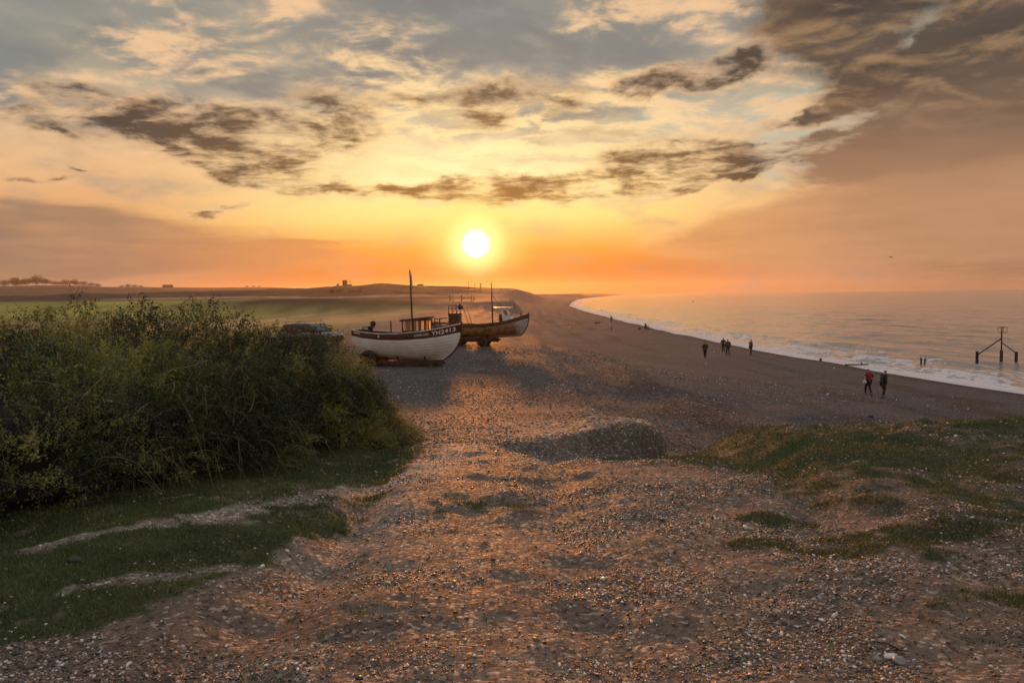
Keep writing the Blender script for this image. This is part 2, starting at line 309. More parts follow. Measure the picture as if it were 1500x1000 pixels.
# ------------------------------------------------------------------ what covers the ground
def cover(x, y, z):
    """returns turf 0..1, shingle 0..1, base colour rgb"""
    t = shoreX(y) - x
    n1 = fbm(x / .55, y / .8, 4, 201); n2 = fbm(x / 2.2, y / 2.2, 4, 202); n3 = fbm(x / 9, y / 9, 3, 203); n4 = fbm(x / .16, y / .16, 3, 204)
    near = 1 - ss(y, 11.2, 13.0) * (1 - ss(x, 2.3, 3.0)) - ss(x, 2.3, 3.0) * ss(y, 13.0, 15.5)
    near = np.clip(near, 0, 1)
    # turf in front of the hedge and on the right-hand bank
    L1 = np.interp(y, [2, 3, 5.27, 6.15, 7.4, 8.9, 12], [-5.4, -4.6, -3.39, -2.53, -1.9, -1.14, -.5])       # worn pale strip
    L2 = np.interp(y, [1, 2.5, 3.56, 4.2, 5.2, 6.65, 9, 12], [-3.0, -2.6, -2.29, -1.85, -1.56, -1.08, -.95, -1.1])
    LB = np.interp(y, [3, 4.25, 5.1, 6], [-3.9, -2.73, -1.85, -1.1]); HL = np.interp(y, [0, 3, 5.5, 7.7, 9.3, 11.3, 13], [-5, -4.2, -3.5, -2.97, -2.4, -1.85, -1.6])
    w_ = (n2 - .5) * .5
    tl = ss(L2 - x + w_, -.15, .45) * .95
    tl = tl - .85 * np.exp(-((x - L1 + w_ * .6) / .20) ** 2) * ss(n2, .25, .5) - .7 * np.exp(-((x - LB + w_) / .19) ** 2) * ss(n1, .35, .6)
    tl = tl + .35 * ss(HL + .5 - x, 0, .4)
    tl = np.maximum(tl, .46 * np.exp(-((x + .95) / .25) ** 2 - ((y - 4.6) / .5) ** 2))
    u_ = y + 2.6 * (x - 2.0) - 9.6
    tr = ss(u_, -1.6, 1.2) * (.70 + .24 * ss(y, 7.6, 9.2))
    for (qx, qy, qa, qb) in ((2.25, 5.35, .42, .16), (1.80, 5.65, .26, .2), (3.1, 5.75, .6, .25), (2.95, 4.3, .3, .2), (2.2, 6.6, .35, .2)):
        tr = np.maximum(tr, .95 * np.exp(-((x - qx) / qa) ** 2 - ((y - qy) / qb) ** 2))
    turf = np.clip(tl, 0, 1) * (x < .3) + np.clip(tr, 0, 1) * (x >= .3)
    turf = ss(turf + (n1 - .5) * 1.2 + (n2 - .5) * .8 + (n4 - .5) * 1.1, .34, .86) * near
    edge_tufts = ss(x, 2.2, 3.0) * ss(y, 10.6, 11.3) * near; turf = np.maximum(turf, edge_tufts * ss(n1, .3, .5))
    hedgefloor = ss(HL - x, .1, .5) * (y < 14) * near
    turf = np.maximum(turf, hedgefloor * .9)
    land = ss(t, 44, 60) * ss(y, 60, 110)
    land = np.maximum(land, ss(-x, 17, 30) * ss(y, -5, 20))
    sh = (1 - near) * (1 - land)
    # colours
    c = lambda r, g, b: np.array([r, g, b])
    dirt = mix(c(.19, .130, .094)[None], c(.30, .212, .158)[None], n2[:, None])
    dirt = mix(dirt, c(.10, .078, .050)[None], (ss(u_, -2.0, 1.0) * .55)[:, None])
    dirt = mix(dirt, c(.12, .085, .062)[None], (ss(n1, .52, .75) * .42)[:, None])
    dirt = mix(dirt, c(.34, .27, .21)[None], (ss(n4 * .5 + n1 * .5, .56, .68) * .5)[:, None])
    pale = np.exp(-((x - L1 + w_ * .6) / .28) ** 2) + .7 * np.exp(-((x - LB + w_) / .25) ** 2)
    dirt = mix(dirt, c(.40, .33, .27)[None], (pale * .5)[:, None])
    tc = mix(c(.036, .052, .016)[None], c(.085, .088, .034)[None], n1[:, None])
    tc = mix(tc, c(.070, .052, .030)[None], (ss(n2, .30, .6) * .8 * (x > 0))[:, None])
    shc = mix(c(.070, .068, .070)[None], c(.104, .100, .101)[None], n3[:, None])
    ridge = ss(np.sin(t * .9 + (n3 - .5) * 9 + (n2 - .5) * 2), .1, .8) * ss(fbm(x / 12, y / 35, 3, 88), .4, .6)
    shc = mix(shc, c(.062, .050, .044)[None], (ridge * .95)[:, None])  # shade of the beach ridges painted in as darker shingle bands
    wet = 1 - ss(t, 1.0, 4.5)
    shc = mix(shc, c(.045, .036, .030)[None], (wet * .9)[:, None])
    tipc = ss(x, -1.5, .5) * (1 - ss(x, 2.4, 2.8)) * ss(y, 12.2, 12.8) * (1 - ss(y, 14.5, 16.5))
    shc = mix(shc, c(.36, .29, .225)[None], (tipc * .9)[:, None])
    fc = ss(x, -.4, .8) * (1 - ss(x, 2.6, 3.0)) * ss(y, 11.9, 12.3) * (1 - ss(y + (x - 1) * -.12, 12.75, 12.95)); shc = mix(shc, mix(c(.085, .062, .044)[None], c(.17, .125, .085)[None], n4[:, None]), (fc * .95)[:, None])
    rampc = (1 - ss(y, 12, 22)) * (1 - ss(x, 2.5, 4))
    shc = mix(shc, c(.20, .155, .122)[None], (rampc * .4)[:, None])
    # inland fields
    r = y + x * .12 + (n3 - .5) * 30
    f = mix(c(.24, .19, .05)[None], c(.17, .15, .03)[None], ss(fbm(x / 40, y / 25, 4, 210), .35, .65)[:, None])
    f = mix(f, c(.38, .25, .10)[None], (ss(r, 95, 125) * (1 - ss(r, 185, 215)) * ss(x, -90, -40))[:, None])
    f = mix(f, c(.32, .27, .05)[None], (ss(r, 150, 190) * (1 - ss(x, -80, -40)))[:, None])
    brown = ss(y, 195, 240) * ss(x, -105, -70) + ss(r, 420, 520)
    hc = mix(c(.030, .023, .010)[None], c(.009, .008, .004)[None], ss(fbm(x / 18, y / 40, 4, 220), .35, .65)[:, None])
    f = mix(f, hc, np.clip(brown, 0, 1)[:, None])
    sand = ss(z, 5.9, 6.6) * (1 - ss(z, 7.4, 8.6)) * ss(y, 430, 480) * ss(x, -330, -220) * ss(fbm(x / 90, y / 30, 3, 240), .3, .5)
    f = mix(f, c(.34, .24, .15)[None], (sand * .8)[:, None])
    strip = ss(np.sin(y / 95 + fbm(x / 300, y / 200, 2, 260) * 6), .3, .8) * ss(y, 900, 1100)
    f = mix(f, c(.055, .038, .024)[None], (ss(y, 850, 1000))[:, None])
    f = mix(f, c(.11, .085, .05)[None], (strip * .6)[:, None])
    f = f * (.45 + 1.1 * fbm(x / 5, y / 16, 4, 280))[:, None]
    cliff = (1 - ss(t, 22, 40)) * ss(z, 3.2, 4.5) * ss(y, 180, 240)
    f = mix(f, c(.16, .105, .06)[None], cliff[:, None])
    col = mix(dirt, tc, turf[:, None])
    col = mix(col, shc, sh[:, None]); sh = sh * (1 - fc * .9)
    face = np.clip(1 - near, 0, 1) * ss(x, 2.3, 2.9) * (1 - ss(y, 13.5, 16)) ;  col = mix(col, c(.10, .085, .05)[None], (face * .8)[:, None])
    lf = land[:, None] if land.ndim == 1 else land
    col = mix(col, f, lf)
    n5 = fbm(x / .9, y / .9, 3, 271)
    col = col * (0.74 + .42 * n5)[:, None]
    return turf * (1 - sh) * (1 - land), sh, land, col

def polar_grid(thf, rs, back=True, lo=-180, hi=180):
    th = np.radians(thf); T, Rr = np.meshgrid(th, rs)
    return np.sin(T) * Rr, np.cos(T) * Rr
def grid_mesh(name, X, Y, Z, wrap=False):
    n, m = X.shape; v = np.stack([X, Y, Z], -1).reshape(-1, 3)
    idx = np.arange(n * m).reshape(n, m)
    a = idx[:-1, :-1].ravel(); b = idx[:-1, 1:].ravel(); c = idx[1:, 1:].ravel(); d = idx[1:, :-1].ravel()
    f = np.stack([a, b, c, d], 1)
    if wrap:
        f = np.concatenate([f, np.stack([idx[:-1, -1], idx[:-1, 0], idx[1:, 0], idx[1:, -1]], 1)])
    return raw_mesh(name, v, f)
def raw_mesh(name, v, f, smooth=True):
    me = bpy.data.meshes.new(name); v = np.asarray(v, np.float32); f = np.asarray(f, np.int32); k = f.shape[1]
    me.vertices.add(len(v)); me.vertices.foreach_set('co', v.ravel())
    me.loops.add(f.size); me.loops.foreach_set('vertex_index', f.ravel())
    me.polygons.add(len(f)); me.polygons.foreach_set('loop_start', np.arange(0, f.size, k, dtype=np.int32))
    me.polygons.foreach_set('use_smooth', np.full(len(f), smooth)); me.update(calc_edges=True); return me
def vcol(me, name, rgb):
    a = me.color_attributes.new(name, 'FLOAT_COLOR', 'POINT'); c = np.ones((len(rgb), 4), np.float32); c[:, :3] = rgb
    a.data.foreach_set('color', c.ravel())
def vfloat(me, name, v):
    a = me.attributes.new(name, 'FLOAT', 'POINT'); a.data.foreach_set('value', np.asarray(v, np.float32))
def link_obj(name, me, mat=None, parent=None, **props):
    o = bpy.data.objects.new(name, me); COL.objects.link(o)
    if mat: me.materials.append(mat)
    if parent: o.parent = parent
    for k, v in props.items(): o[k] = v
    return o

# ------------------------------------------------------------------ materials
def new_mat(name):
    m = bpy.data.materials.new(name); m.use_nodes = True; t = m.node_tree; t.nodes.clear()
    o = t.nodes.new('ShaderNodeOutputMaterial'); b = t.nodes.new('ShaderNodeBsdfPrincipled'); t.links.new(b.outputs[0], o.inputs[0])
    return m, t, b, o
def attr(t, name, fac=False):
    n = t.nodes.new('ShaderNodeAttribute'); n.attribute_name = name; return S(t, n.outputs['Fac' if fac else 'Color'])
def bump(t, h, strength, dist, b):
    n = t.nodes.new('ShaderNodeBump'); n.inputs['Strength'].default_value = strength; n.inputs['Distance'].default_value = dist
    link(t, h, n.inputs['Height']); t.links.new(n.outputs[0], b.inputs['Normal']); return n
def objco(t): return S(t, t.nodes.new('ShaderNodeTexCoord').outputs['Object'])
def voro(t, vec, scale, feature='F1', out='Distance', rnd=1.0):
    n = t.nodes.new('ShaderNodeTexVoronoi'); n.feature = feature; link(t, vec, n.inputs['Vector']); n.inputs['Scale'].default_value = scale
    n.inputs['Randomness'].default_value = rnd; return S(t, n.outputs[out])
def simple(name, rgb, rough=.6, metal=0.0, var=.25, vscale=6, bumpd=0.0, spec=.5):
    m, t, b, o = new_mat(name); co = objco(t)
    n = noise(t, co, vscale, 5, .6)
    d = tuple(c * (1 - var) for c in rgb) + (1,); l = tuple(min(1, c * (1 + var)) for c in rgb) + (1,)
    t.links.new(mixc(t, n.step(.3, .7), d, l).k, b.inputs['Base Color'])
    b.inputs['Roughness'].default_value = rough; b.inputs['Metallic'].default_value = metal
    b.inputs['Specular IOR Level'].default_value = spec
    if bumpd: bump(t, noise(t, co, vscale * 4, 4), 1.0, bumpd, b)
    return m

# ground material: colour map from the cover, stones and fine relief from procedural textures
gm, t, b, o = new_mat("ground_material"); co = objco(t)
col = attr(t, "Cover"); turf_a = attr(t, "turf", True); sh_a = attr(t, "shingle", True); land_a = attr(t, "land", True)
v1 = voro(t, co, 38, out='Color'); v1d = voro(t, co, 38); v2 = voro(t, co, 14, out='Color'); v2d = voro(t, co, 14)
v3 = voro(t, co, 5, out='Color')
g1 = noise(t, co, 30, 5, .7); g2 = noise(t, co, 6, 5, .65); g3 = noise(t, co, 1.2, 6, .6)
sepc = t.nodes.new('ShaderNodeSeparateColor'); t.links.new(v1.k, sepc.inputs[0]); r1 = S(t, sepc.outputs[0])
sepc = t.nodes.new('ShaderNodeSeparateColor'); t.links.new(v2.k, sepc.inputs[0]); r2 = S(t, sepc.outputs[0])
sepc = t.nodes.new('ShaderNodeSeparateColor'); t.links.new(v3.k, sepc.inputs[0]); r3 = S(t, sepc.outputs[0])
stone = r1.pow(2.2) * 1.9 + .35
stone2 = r2.pow(2.0) * 1.5 + .5
shf = stone * (stone2 * .6 + .4) * (r3 * .35 + .82)
dif = (g1 * 1.1 + .45) * (g2 * .8 + .6) * (r1.step(.8, .97) * 1.3 + .85) * (r1.step(.0, .22) * .5 + .5)
trf = (g1 * 1.8 + .1) * (g2 * 1.0 + .5)
f = shf * sh_a + dif * (1.0 - sh_a) * (1.0 - turf_a) * (1.0 - land_a) + trf * turf_a + (g3 * .9 + .55) * land_a
hue = mixc(t, sh_a * .5, (1, 1, 1, 1), mixc(t, r2, (1.12, .97, .86, 1), (.92, 1.0, 1.1, 1)))
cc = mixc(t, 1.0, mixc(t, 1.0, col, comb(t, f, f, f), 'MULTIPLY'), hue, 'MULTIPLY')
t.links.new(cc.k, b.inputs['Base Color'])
t.links.new(((1.0 - r1) * .3 + .62).k, b.inputs['Roughness']); b.inputs['Specular IOR Level'].default_value = .18
hgt = (1.0 - v1d) * .35 * (r1 + .3) + (1.0 - v2d) * .8 * r2 * sh_a + g1 * .5 + g2 * .9 * (turf_a + .6)
bump(t, hgt, 1.0, .045, b)

rs = [1.0]
while rs[-1] < 4900: rs.append(rs[-1] * 1.0092 if rs[-1] < 1500 else rs[-1] * 1.02)
rs = np.array([.05, .4, .7] + rs)
thf = np.concatenate([np.linspace(-180, -48, 34)[:-1], np.linspace(-48, 48, 620), np.linspace(48, 180, 34)[1:-1]])
X, Y = polar_grid(thf, rs)
Z = np.concatenate([height(X[i:i + 60].ravel(), Y[i:i + 60].ravel()) for i in range(0, len(rs), 60)]).reshape(X.shape)
me = grid_mesh("ground", X, Y, Z, wrap=True)
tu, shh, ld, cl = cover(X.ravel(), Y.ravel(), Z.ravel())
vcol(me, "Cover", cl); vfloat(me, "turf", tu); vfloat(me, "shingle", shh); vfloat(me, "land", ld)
ground = link_obj("ground", me, gm, kind='structure')

# ------------------------------------------------------------------ the sea
SEA = -0.5
wm, t, b, o = new_mat("sea_water"); co = objco(t); foam_a = attr(t, "foam", True); dist_a = attr(t, "far", True)
b.inputs['Base Color'].default_value = (.32, .285, .25, 1); b.inputs['Roughness'].default_value = .12; b.inputs['IOR'].default_value = 1.333
st = vmath(t, 'MULTIPLY', co, (1.0, .45, 1.0))
w1 = noise(t, vmath(t, 'MULTIPLY', co, (.5, .22, 1)), 1.0, 6, .62, .4); w2 = noise(t, vmath(t, 'MULTIPLY', co, (.12, .05, 1)), 1.0, 5, .6, .3); w3 = noise(t, st, 3.2, 4, .6)
w4 = noise(t, vmath(t, 'MULTIPLY', co, (.03, .011, 1)), 1.0, 6, .6, .3)
bump(t, w1 * .55 + w3 * .10 + w2 * 1.5 + w4 * 3.0 * dist_a, .30, 1.0, b)
fb = t.nodes.new('ShaderNodeBsdfPrincipled'); fb.inputs['Roughness'].default_value = .75
fn = noise(t, vmath(t, 'MULTIPLY', co, (1.0, .5, 1)), 1.1, 7, .68, .8); fv = voro(t, vmath(t, 'MULTIPLY', co, (1.6, .8, 1)), 1.6, 'SMOOTH_F1')
fm = (foam_a + (fn - .5) * 2.8 + (fv - .4) * .7).step(.36, .66)
t.links.new(mixc(t, fn, (.40, .37, .36, 1), (.80, .76, .74, 1)).k, fb.inputs['Base Color'])
bump(t, fn, .8, .12, fb)
ms = t.nodes.new('ShaderNodeMixShader'); t.links.new(fm.k, ms.inputs[0]); t.links.new(b.outputs[0], ms.inputs[1]); t.links.new(fb.outputs[0], ms.inputs[2]); t.links.new(ms.outputs[0], o.inputs[0])

rs2 = [20.0]
while rs2[-1] < 4850: rs2.append(rs2[-1] * 1.0055 if rs2[-1] < 420 else rs2[-1] * 1.02)
rs2 = np.array(rs2)
th2 = np.concatenate([np.linspace(2, 44, 460), np.linspace(44, 175, 100)[1:]])
X, Y = polar_grid(th2, rs2); t_ = X - shoreX(Y)      # metres out from the water's edge
out_ = np.clip(t_, 0, 1e9)
wob = fbm(X / 14, Y / 30, 4, 400)
amp = ss(out_, .5, 6) * (1 - ss(out_, 30, 120) * .55)
Zs = SEA + amp * (.20 * np.sin(out_ * .55 + wob * 9) * ss(fbm(X / 10, Y / 25, 3, 410), .35, .7) + .14 * (fbm(X / 1.6, Y / 4, 4, 420) - .5) * 2 + .26 * (fbm(X / 5, Y / 14, 3, 421) - .5) * 2)
crest = np.exp(-((np.mod(out_ + wob * 6, 6.2) - 3.1) / .55) ** 2) * ss(out_, 1.5, 4) * (1 - ss(out_, 9, 16))
Zs = Zs + crest * .30 * ss(fbm(X / 6, Y / 9, 3, 430), .35, .6)
me = grid_mesh("sea", X, Y, np.where(t_ < -6, SEA - .6, Zs))
foam = (1 - ss(out_, .8, 3.4)) * .85 + crest * .55 * ss(fbm(X / 6, Y / 9, 3, 430), .35, .6) + (1 - ss(out_, 4, 15)) * .33 + .30 * ss(fbm(X / 9, Y / 7, 3, 433), .5, .7) * (1 - ss(out_, 9, 24))
foam = foam - (out_ > 6) * .05 - ss(out_, 20, 30) * .6
vfloat(me, "foam", foam.ravel()); vfloat(me, "far", ss(np.hypot(X, Y), 80, 500).ravel())
sea = link_obj("sea", me, wm, kind='structure')

# ------------------------------------------------------------------ the evening haze
hz_h = 75.0
bb = [(-5200, -5200, -12), (5200, 5200, hz_h)]
v = [(bb[i][0], bb[j][1], bb[k][2]) for i in (0, 1) for j in (0, 1) for k in (0, 1)]
me = raw_mesh("haze", v, [(0, 1, 3, 2), (4, 6, 7, 5), (0, 4, 5, 1), (2, 3, 7, 6), (0, 2, 6, 4), (1, 5, 7, 3)], False)
hm = bpy.data.materials.new("haze_air"); hm.use_nodes = True; t = hm.node_tree; t.nodes.clear()
ho = t.nodes.new('ShaderNodeOutputMaterial'); pv = t.nodes.new('ShaderNodeVolumePrincipled'); t.links.new(pv.outputs[0], ho.inputs['Volume'])
pv.inputs['Color'].default_value = (.95, .84, .70, 1); pv.inputs['Density'].default_value = 0.00010; pv.inputs['Anisotropy'].default_value = .72
haze = link_obj("haze", me, hm, kind='stuff')
haze['label'] = 'warm evening haze hanging over the beach and low hills'
# ------------------------------------------------------------------ mesh builder
class MB:
    def __init__(s): s.v = []; s.f = []; s.sm = []
    def add(s, vs, fs, smooth=False):
        k = len(s.v); s.v += [tuple(p) for p in vs]; s.f += [tuple(i + k for i in f) for f in fs]; s.sm += [smooth] * len(fs)
    def box(s, c, d, rot=None, taper=1.0):
        c = Vector(c); hx, hy, hz = d[0] / 2, d[1] / 2, d[2] / 2; vs = []
        for z in (-1, 1):
            k = taper if z > 0 else 1
            for x, y in ((-1, -1), (1, -1), (1, 1), (-1, 1)):
                p = Vector((x * hx * k, y * hy * k, z * hz))
                if rot: p = rot @ p
                vs.append(c + p)
        s.add(vs, [(3, 2, 1, 0), (4, 5, 6, 7), (0, 1, 5, 4), (1, 2, 6, 5), (2, 3, 7, 6), (3, 0, 4, 7)])
    def tube(s, pts, r, n=8, caps=True, closed=False):
        pts = [Vector(p) for p in pts]; rr = r if isinstance(r, (list, tuple)) else [r] * len(pts); vs = []; m = len(pts)
        pd = None
        for i, p in enumerate(pts):
            a = pts[i - 1] if (i or closed) else p; b = pts[(i + 1) % m] if (i < m - 1 or closed) else p
            d = (b - a).normalized(); ref = Vector((0, 0, 1)) if abs(d.z) < .95 else Vector((1, 0, 0))
            u = d.cross(ref).normalized()
            if pd is not None and u.dot(pd) < 0: u = -u
            pd = u; w = d.cross(u)
            for k in range(n):
                t = 2 * math.pi * k / n; vs.append(p + (u * math.cos(t) + w * math.sin(t)) * rr[i])
        fs = [(i * n + k, i * n + (k + 1) % n, ((i + 1) % m) * n + (k + 1) % n, ((i + 1) % m) * n + k) for i in range(m - (0 if closed else 1)) for k in range(n)]
        s.add(vs, fs, True)
        if caps and not closed: s.add(vs[:n], [tuple(range(n))]); s.add(vs[-n:], [tuple(range(n))[::-1]])
    def lathe(s, c, prof, axis='z', n=20):
        c = Vector(c); vs = []; m = len(prof)
        for r, h in prof:
            for k in range(n):
                t = 2 * math.pi * k / n; a, b_ = r * math.cos(t), r * math.sin(t)
                vs.append(c + (Vector((a, b_, h)) if axis == 'z' else Vector((a, h, b_)) if axis == 'y' else Vector((h, a, b_))))
        s.add(vs, [(i * n + k, i * n + (k + 1) % n, (i + 1) * n + (k + 1) % n, (i + 1) * n + k) for i in range(m - 1) for k in range(n)], True)
    def build(s, name, mat, parent=None, **props):
        me = bpy.data.meshes.new(name); me.from_pydata(s.v, [], s.f)
        for p, q in zip(me.polygons, s.sm): p.use_smooth = q
        me.update(); return link_obj(name, me, mat, parent, **props)
def thing(name, loc, rz, label, cat, group=None):
    o = bpy.data.objects.new(name, None); COL.objects.link(o); o.location = loc; o.rotation_euler = (0, 0, rz); o.empty_display_size = .2
    o['label'] = label; o['category'] = cat
    if group: o['group'] = group
    return o

# ------------------------------------------------------------------ paints and woods
M_white = simple("weathered_white_paint", (.80, .80, .83), .42, var=.09, vscale=2.2, bumpd=.004)
M_maroon = simple("dark_maroon_paint", (.055, .016, .013), .4, var=.3, vscale=3)
M_trim = simple("pale_rail_paint", (.50, .46, .42), .5, var=.25, vscale=4)
M_varn = simple("weathered_varnished_planks", (.23, .135, .062), .5, var=.4, vscale=3, bumpd=.004)
M_brown = simple("dark_brown_timber", (.052, .026, .016), .6, var=.35, vscale=5, bumpd=.003)
M_deck = simple("grey_deck_board", (.16, .13, .11), .7, var=.3, vscale=6)
M_letter = simple("white_lettering_paint", (.78, .76, .72), .5, var=.05)
M_rust = simple("rusty_iron", (.055, .026, .016), .8, var=.5, vscale=9, bumpd=.006)
M_black = simple("black_rubber", (.016, .015, .015), .75, var=.3, vscale=8)
M_steel = simple("galvanised_steel", (.14, .12, .11), .5, metal=.5, var=.3, vscale=8)
M_gwhite = simple("white_fibreglass", (.68, .67, .67), .35, var=.08, vscale=2)
M_rope = simple("old_rope", (.17, .12, .075), .9, var=.3, vscale=20)
M_scuff = simple("muddy_skeg_timber", (.30, .24, .19), .8, var=.5, vscale=9)
M_seamw = simple('shaded_plank_edge', (.52, .51, .52), .6, var=.3)  # lap shadow lines painted as a darker edge on each plank
M_seamb = simple('dark_plank_edge', (.07, .04, .022), .6, var=.3)
def pane_mat(name, col, trans):
    m, t, b, o = new_mat(name); tr = t.nodes.new('ShaderNodeBsdfTranslucent'); tr.inputs[0].default_value = col
    tp = t.nodes.new('ShaderNodeBsdfTransparent'); mx = t.nodes.new('ShaderNodeMixShader'); mx.inputs[0].default_value = trans
    gl = t.nodes.new('ShaderNodeBsdfGlossy'); gl.inputs['Roughness'].default_value = .05; m2 = t.nodes.new('ShaderNodeMixShader'); m2.inputs[0].default_value = .08
    t.links.new(tr.outputs[0], mx.inputs[1]); t.links.new(tp.outputs[0], mx.inputs[2]); t.links.new(mx.outputs[0], m2.inputs[1]); t.links.new(gl.outputs[0], m2.inputs[2])
    t.links.new(m2.outputs[0], o.inputs[0]); return m
M_saltglass = pane_mat("salt_crusted_glass", (.95, .62, .30, 1), .25)
M_glass = pane_mat("clear_window_glass", (.5, .45, .4, 1), .85)

# ------------------------------------------------------------------ clinker hull
class Hull:
    def __init__(h, L, B, sheer, keel, beam, stern_rake, bow_rake, full=.62):
        h.L, h.B, h.sheer, h.keel, h.beam, h.sr, h.br, h.full = L, B, sheer, keel, beam, stern_rake, bow_rake, full
    def at(h, s, v, side=-1, off=0.0):
        L = h.L; b = h.B * np.interp(s, *h.beam); z1 = np.interp(s, *h.sheer); z0 = np.interp(s, *h.keel)
        e = h.full + .55 * max(0, (s - .72) / .28) + .35 * max(0, (.12 - s) / .12)        # finer towards the ends
        f = math.sin(math.pi / 2 * min(1, v) ** 1.0) ** e
        k = h.full; y = b * (f * .93 + .07 * v)
        g = v ** 1.35 if v > 0 else 0
        z = z0 + (z1 - z0) * (g * .55 + v * .45)
        x0 = -L / 2 + h.sr * (1 - v); x1 = L / 2 - h.br * (1 - v) ** 2.4
        return Vector((x0 + (x1 - x0) * s, side * (y + off), z))
    def strake(h, v0, v1, mb, n=44, lap=.034, parts=3, side=(-1, 1)):
        for sd_ in side:
            vs = []; 
            for i in range(n + 1):
                s_ = 1 - (1 - i / n) ** 1.25
                fade = min(1, (1 - s_) * 8) * min(1, s_ * 10 + .3)
                for j in range(parts + 1):
                    q = (0, .12, .55, 1)[j] if parts == 3 else j / parts; v = v0 + (v1 - v0) * q
                    vs.append(h.at(s_, v, sd_, lap * (1 - q) * fade + .002))
                vs.append(h.at(s_, v1, sd_, -.001))
            m = parts + 2; fs = [(i * m + j, (i + 1) * m + j, (i + 1) * m + j + 1, i * m + j + 1) for i in range(n) for j in range(parts)]
            if sd_ > 0: fs = [f[::-1] for f in fs]
            mb.add(vs, fs, False); mb.grime = getattr(mb, 'grime', []) + [len(mb.f) - len(fs) + q for q in range(0, len(fs), parts)]
            # the underside of the lap
            vs2 = []
            for i in range(n + 1):
                s_ = 1 - (1 - i / n) ** 1.25; fade = min(1, (1 - s_) * 8) * min(1, s_ * 10 + .3)
                vs2 += [h.at(s_, v0, sd_, lap * fade + .002), h.at(s_, v0, sd_, -.004)]
            mb.add(vs2, [(2 * i, 2 * i + 1, 2 * i + 3, 2 * i + 2) for i in range(n)])
    def build(h, root, mats, top_v=.84, planks=8, gun_w=.09, lower=None):
        hull = MB(); ed = [top_v * (i / planks) ** .92 for i in range(planks + 1)]
        for a, b_ in zip(ed[:-1], ed[1:]): h.strake(a, b_, hull)
        # transom
        tv = [h.at(0, top_v * j / 10, -1) for j in range(11)] + [h.at(0, top_v * j / 10, 1) for j in range(10, 0, -1)]
        hull.add(tv, [tuple(range(len(tv)))])
        o = hull.build("hull", mats['hull'], root); o.data.materials.append(mats['seam'])
        for q in hull.grime: o.data.polygons[q].material_index = 1  # lowest row of every plank takes the painted lap shade
        ts = MB(); h.strake(top_v, 1.0, ts, lap=.04)
        tv = [h.at(0, top_v + (1 - top_v) * j / 3, -1, .005) for j in range(4)] + [h.at(0, top_v + (1 - top_v) * j / 3, 1, .005) for j in range(3, -1, -1)]
        for p in tv: p.x -= .004
        ts.add(tv, [tuple(range(len(tv)))])
        ts.build("top_strake", mats['top'], root)
        gw = MB()
        for sd_ in (-1, 1):
            pts = [h.at(1 - (1 - i / 44) ** 1.25, 1.0, sd_, .012) + Vector((0, 0, .012)) for i in range(45)]
            gw.tube(pts, gun_w / 2.6, 6)
        gw.tube([h.at(0, 1, -1), h.at(0, 1, 1)], gun_w / 2.6, 6)
        gw.build("gunwale", mats['gun'], root)
        st = MB(); pts = []
        for j in range(15):
            v = j / 14; p = h.at(1, v, 1); p.y = 0; p.x += .03; pts.append(p)
        pts.append(pts[-1] + Vector((.02, 0, .12)))
        kl = [Vector((h.at(s_, 0, 1).x, 0, h.at(s_, 0, 1).z - .05)) for s_ in [i / 12 for i in range(13)]]
        st.tube(kl + pts[1:], .045, 6); st.build("keel_and_stem", mats['keel'], root)
        dk = MB(); n = 30; vs = []
        for i in range(n + 1):
            s_ = .01 + .97 * i / n
            for q in (-1, -.5, 0, .5, 1):
                p = h.at(s_, .86, 1); p.y = abs(p.y) * q * .985; p.z += .03 * (1 - q * q); vs.append(p)
        dk.add(vs, [(i * 5 + j, (i + 1) * 5 + j, (i + 1) * 5 + j + 1, i * 5 + j + 1) for i in range(n) for j in range(4)])
        dk.build("deck", M_deck, root)
    def lettering(h, text, s0, s1, vmid, hgt, root, mat, name="lettering", off=.045, bold=.012):
        cu = bpy.data.curves.new(name, 'FONT'); cu.body = text; cu.size = 1.0; cu.offset = bold; cu.space_character = 1.12
        to = bpy.data.objects.new("tmp", cu); COL.objects.link(to); bpy.context.view_layer.update()
        dg = bpy.context.evaluated_depsgraph_get(); me = bpy.data.meshes.new_from_object(to.evaluated_get(dg)); bpy.data.objects.remove(to)
        xs = [v.co.x for v in me.vertices]; x0, x1 = min(xs), max(xs)
        bm_ = __import__('bmesh').new(); bm_.from_mesh(me)
        __import__('bmesh').ops.triangulate(bm_, faces=bm_.faces); bm_.to_mesh(me); bm_.free()
        for v in me.vertices:
            s_ = s0 + (s1 - s0) * (v.co.x - x0) / (x1 - x0)
            zz = np.interp(s_, *h.sheer) - np.interp(s_, *h.keel)
            p = h.at(s_, vmid + (v.co.y - .35) * hgt / zz / 1.2, -1, off); v.co = p
        me.update(); return link_obj(name, me, mat, root)

# ================= the white boat =================
gx0, gy0 = -5.62, 43.0; gz0 = height1(gx0, gy0) + .02
boat = thing("fishing_boat", (gx0, gy0, gz0), R(-17), "white clinker fishing boat with dark maroon top strake, little wheelhouse and bare mast", "fishing boat", "fishing boats hauled up on the shingle")
H1 = Hull(6.15, 1.12, ([0, .12, .3, .5, .7, .85, 1], [1.94, 1.82, 1.74, 1.75, 1.87, 2.02, 2.24]), ([0, .15, .5, .8, 1], [.62, .52, .34, .28, .34]),
          ([0, .08, .2, .4, .6, .75, .86, .94, 1], [.55, .70, .86, 1.0, .98, .84, .60, .32, .03]), .05, 1.05)
H1.build(boat, dict(hull=M_white, top=M_maroon, gun=M_trim, keel=M_brown, seam=M_seamw), top_v=.80)
H1.lettering("ANNA GAIL", .635, .765, .905, .19, boat, M_letter, "name_lettering")
H1.lettering("YH2413", .785, .965, .905, .30, boat, M_letter, "number_lettering", bold=.02)
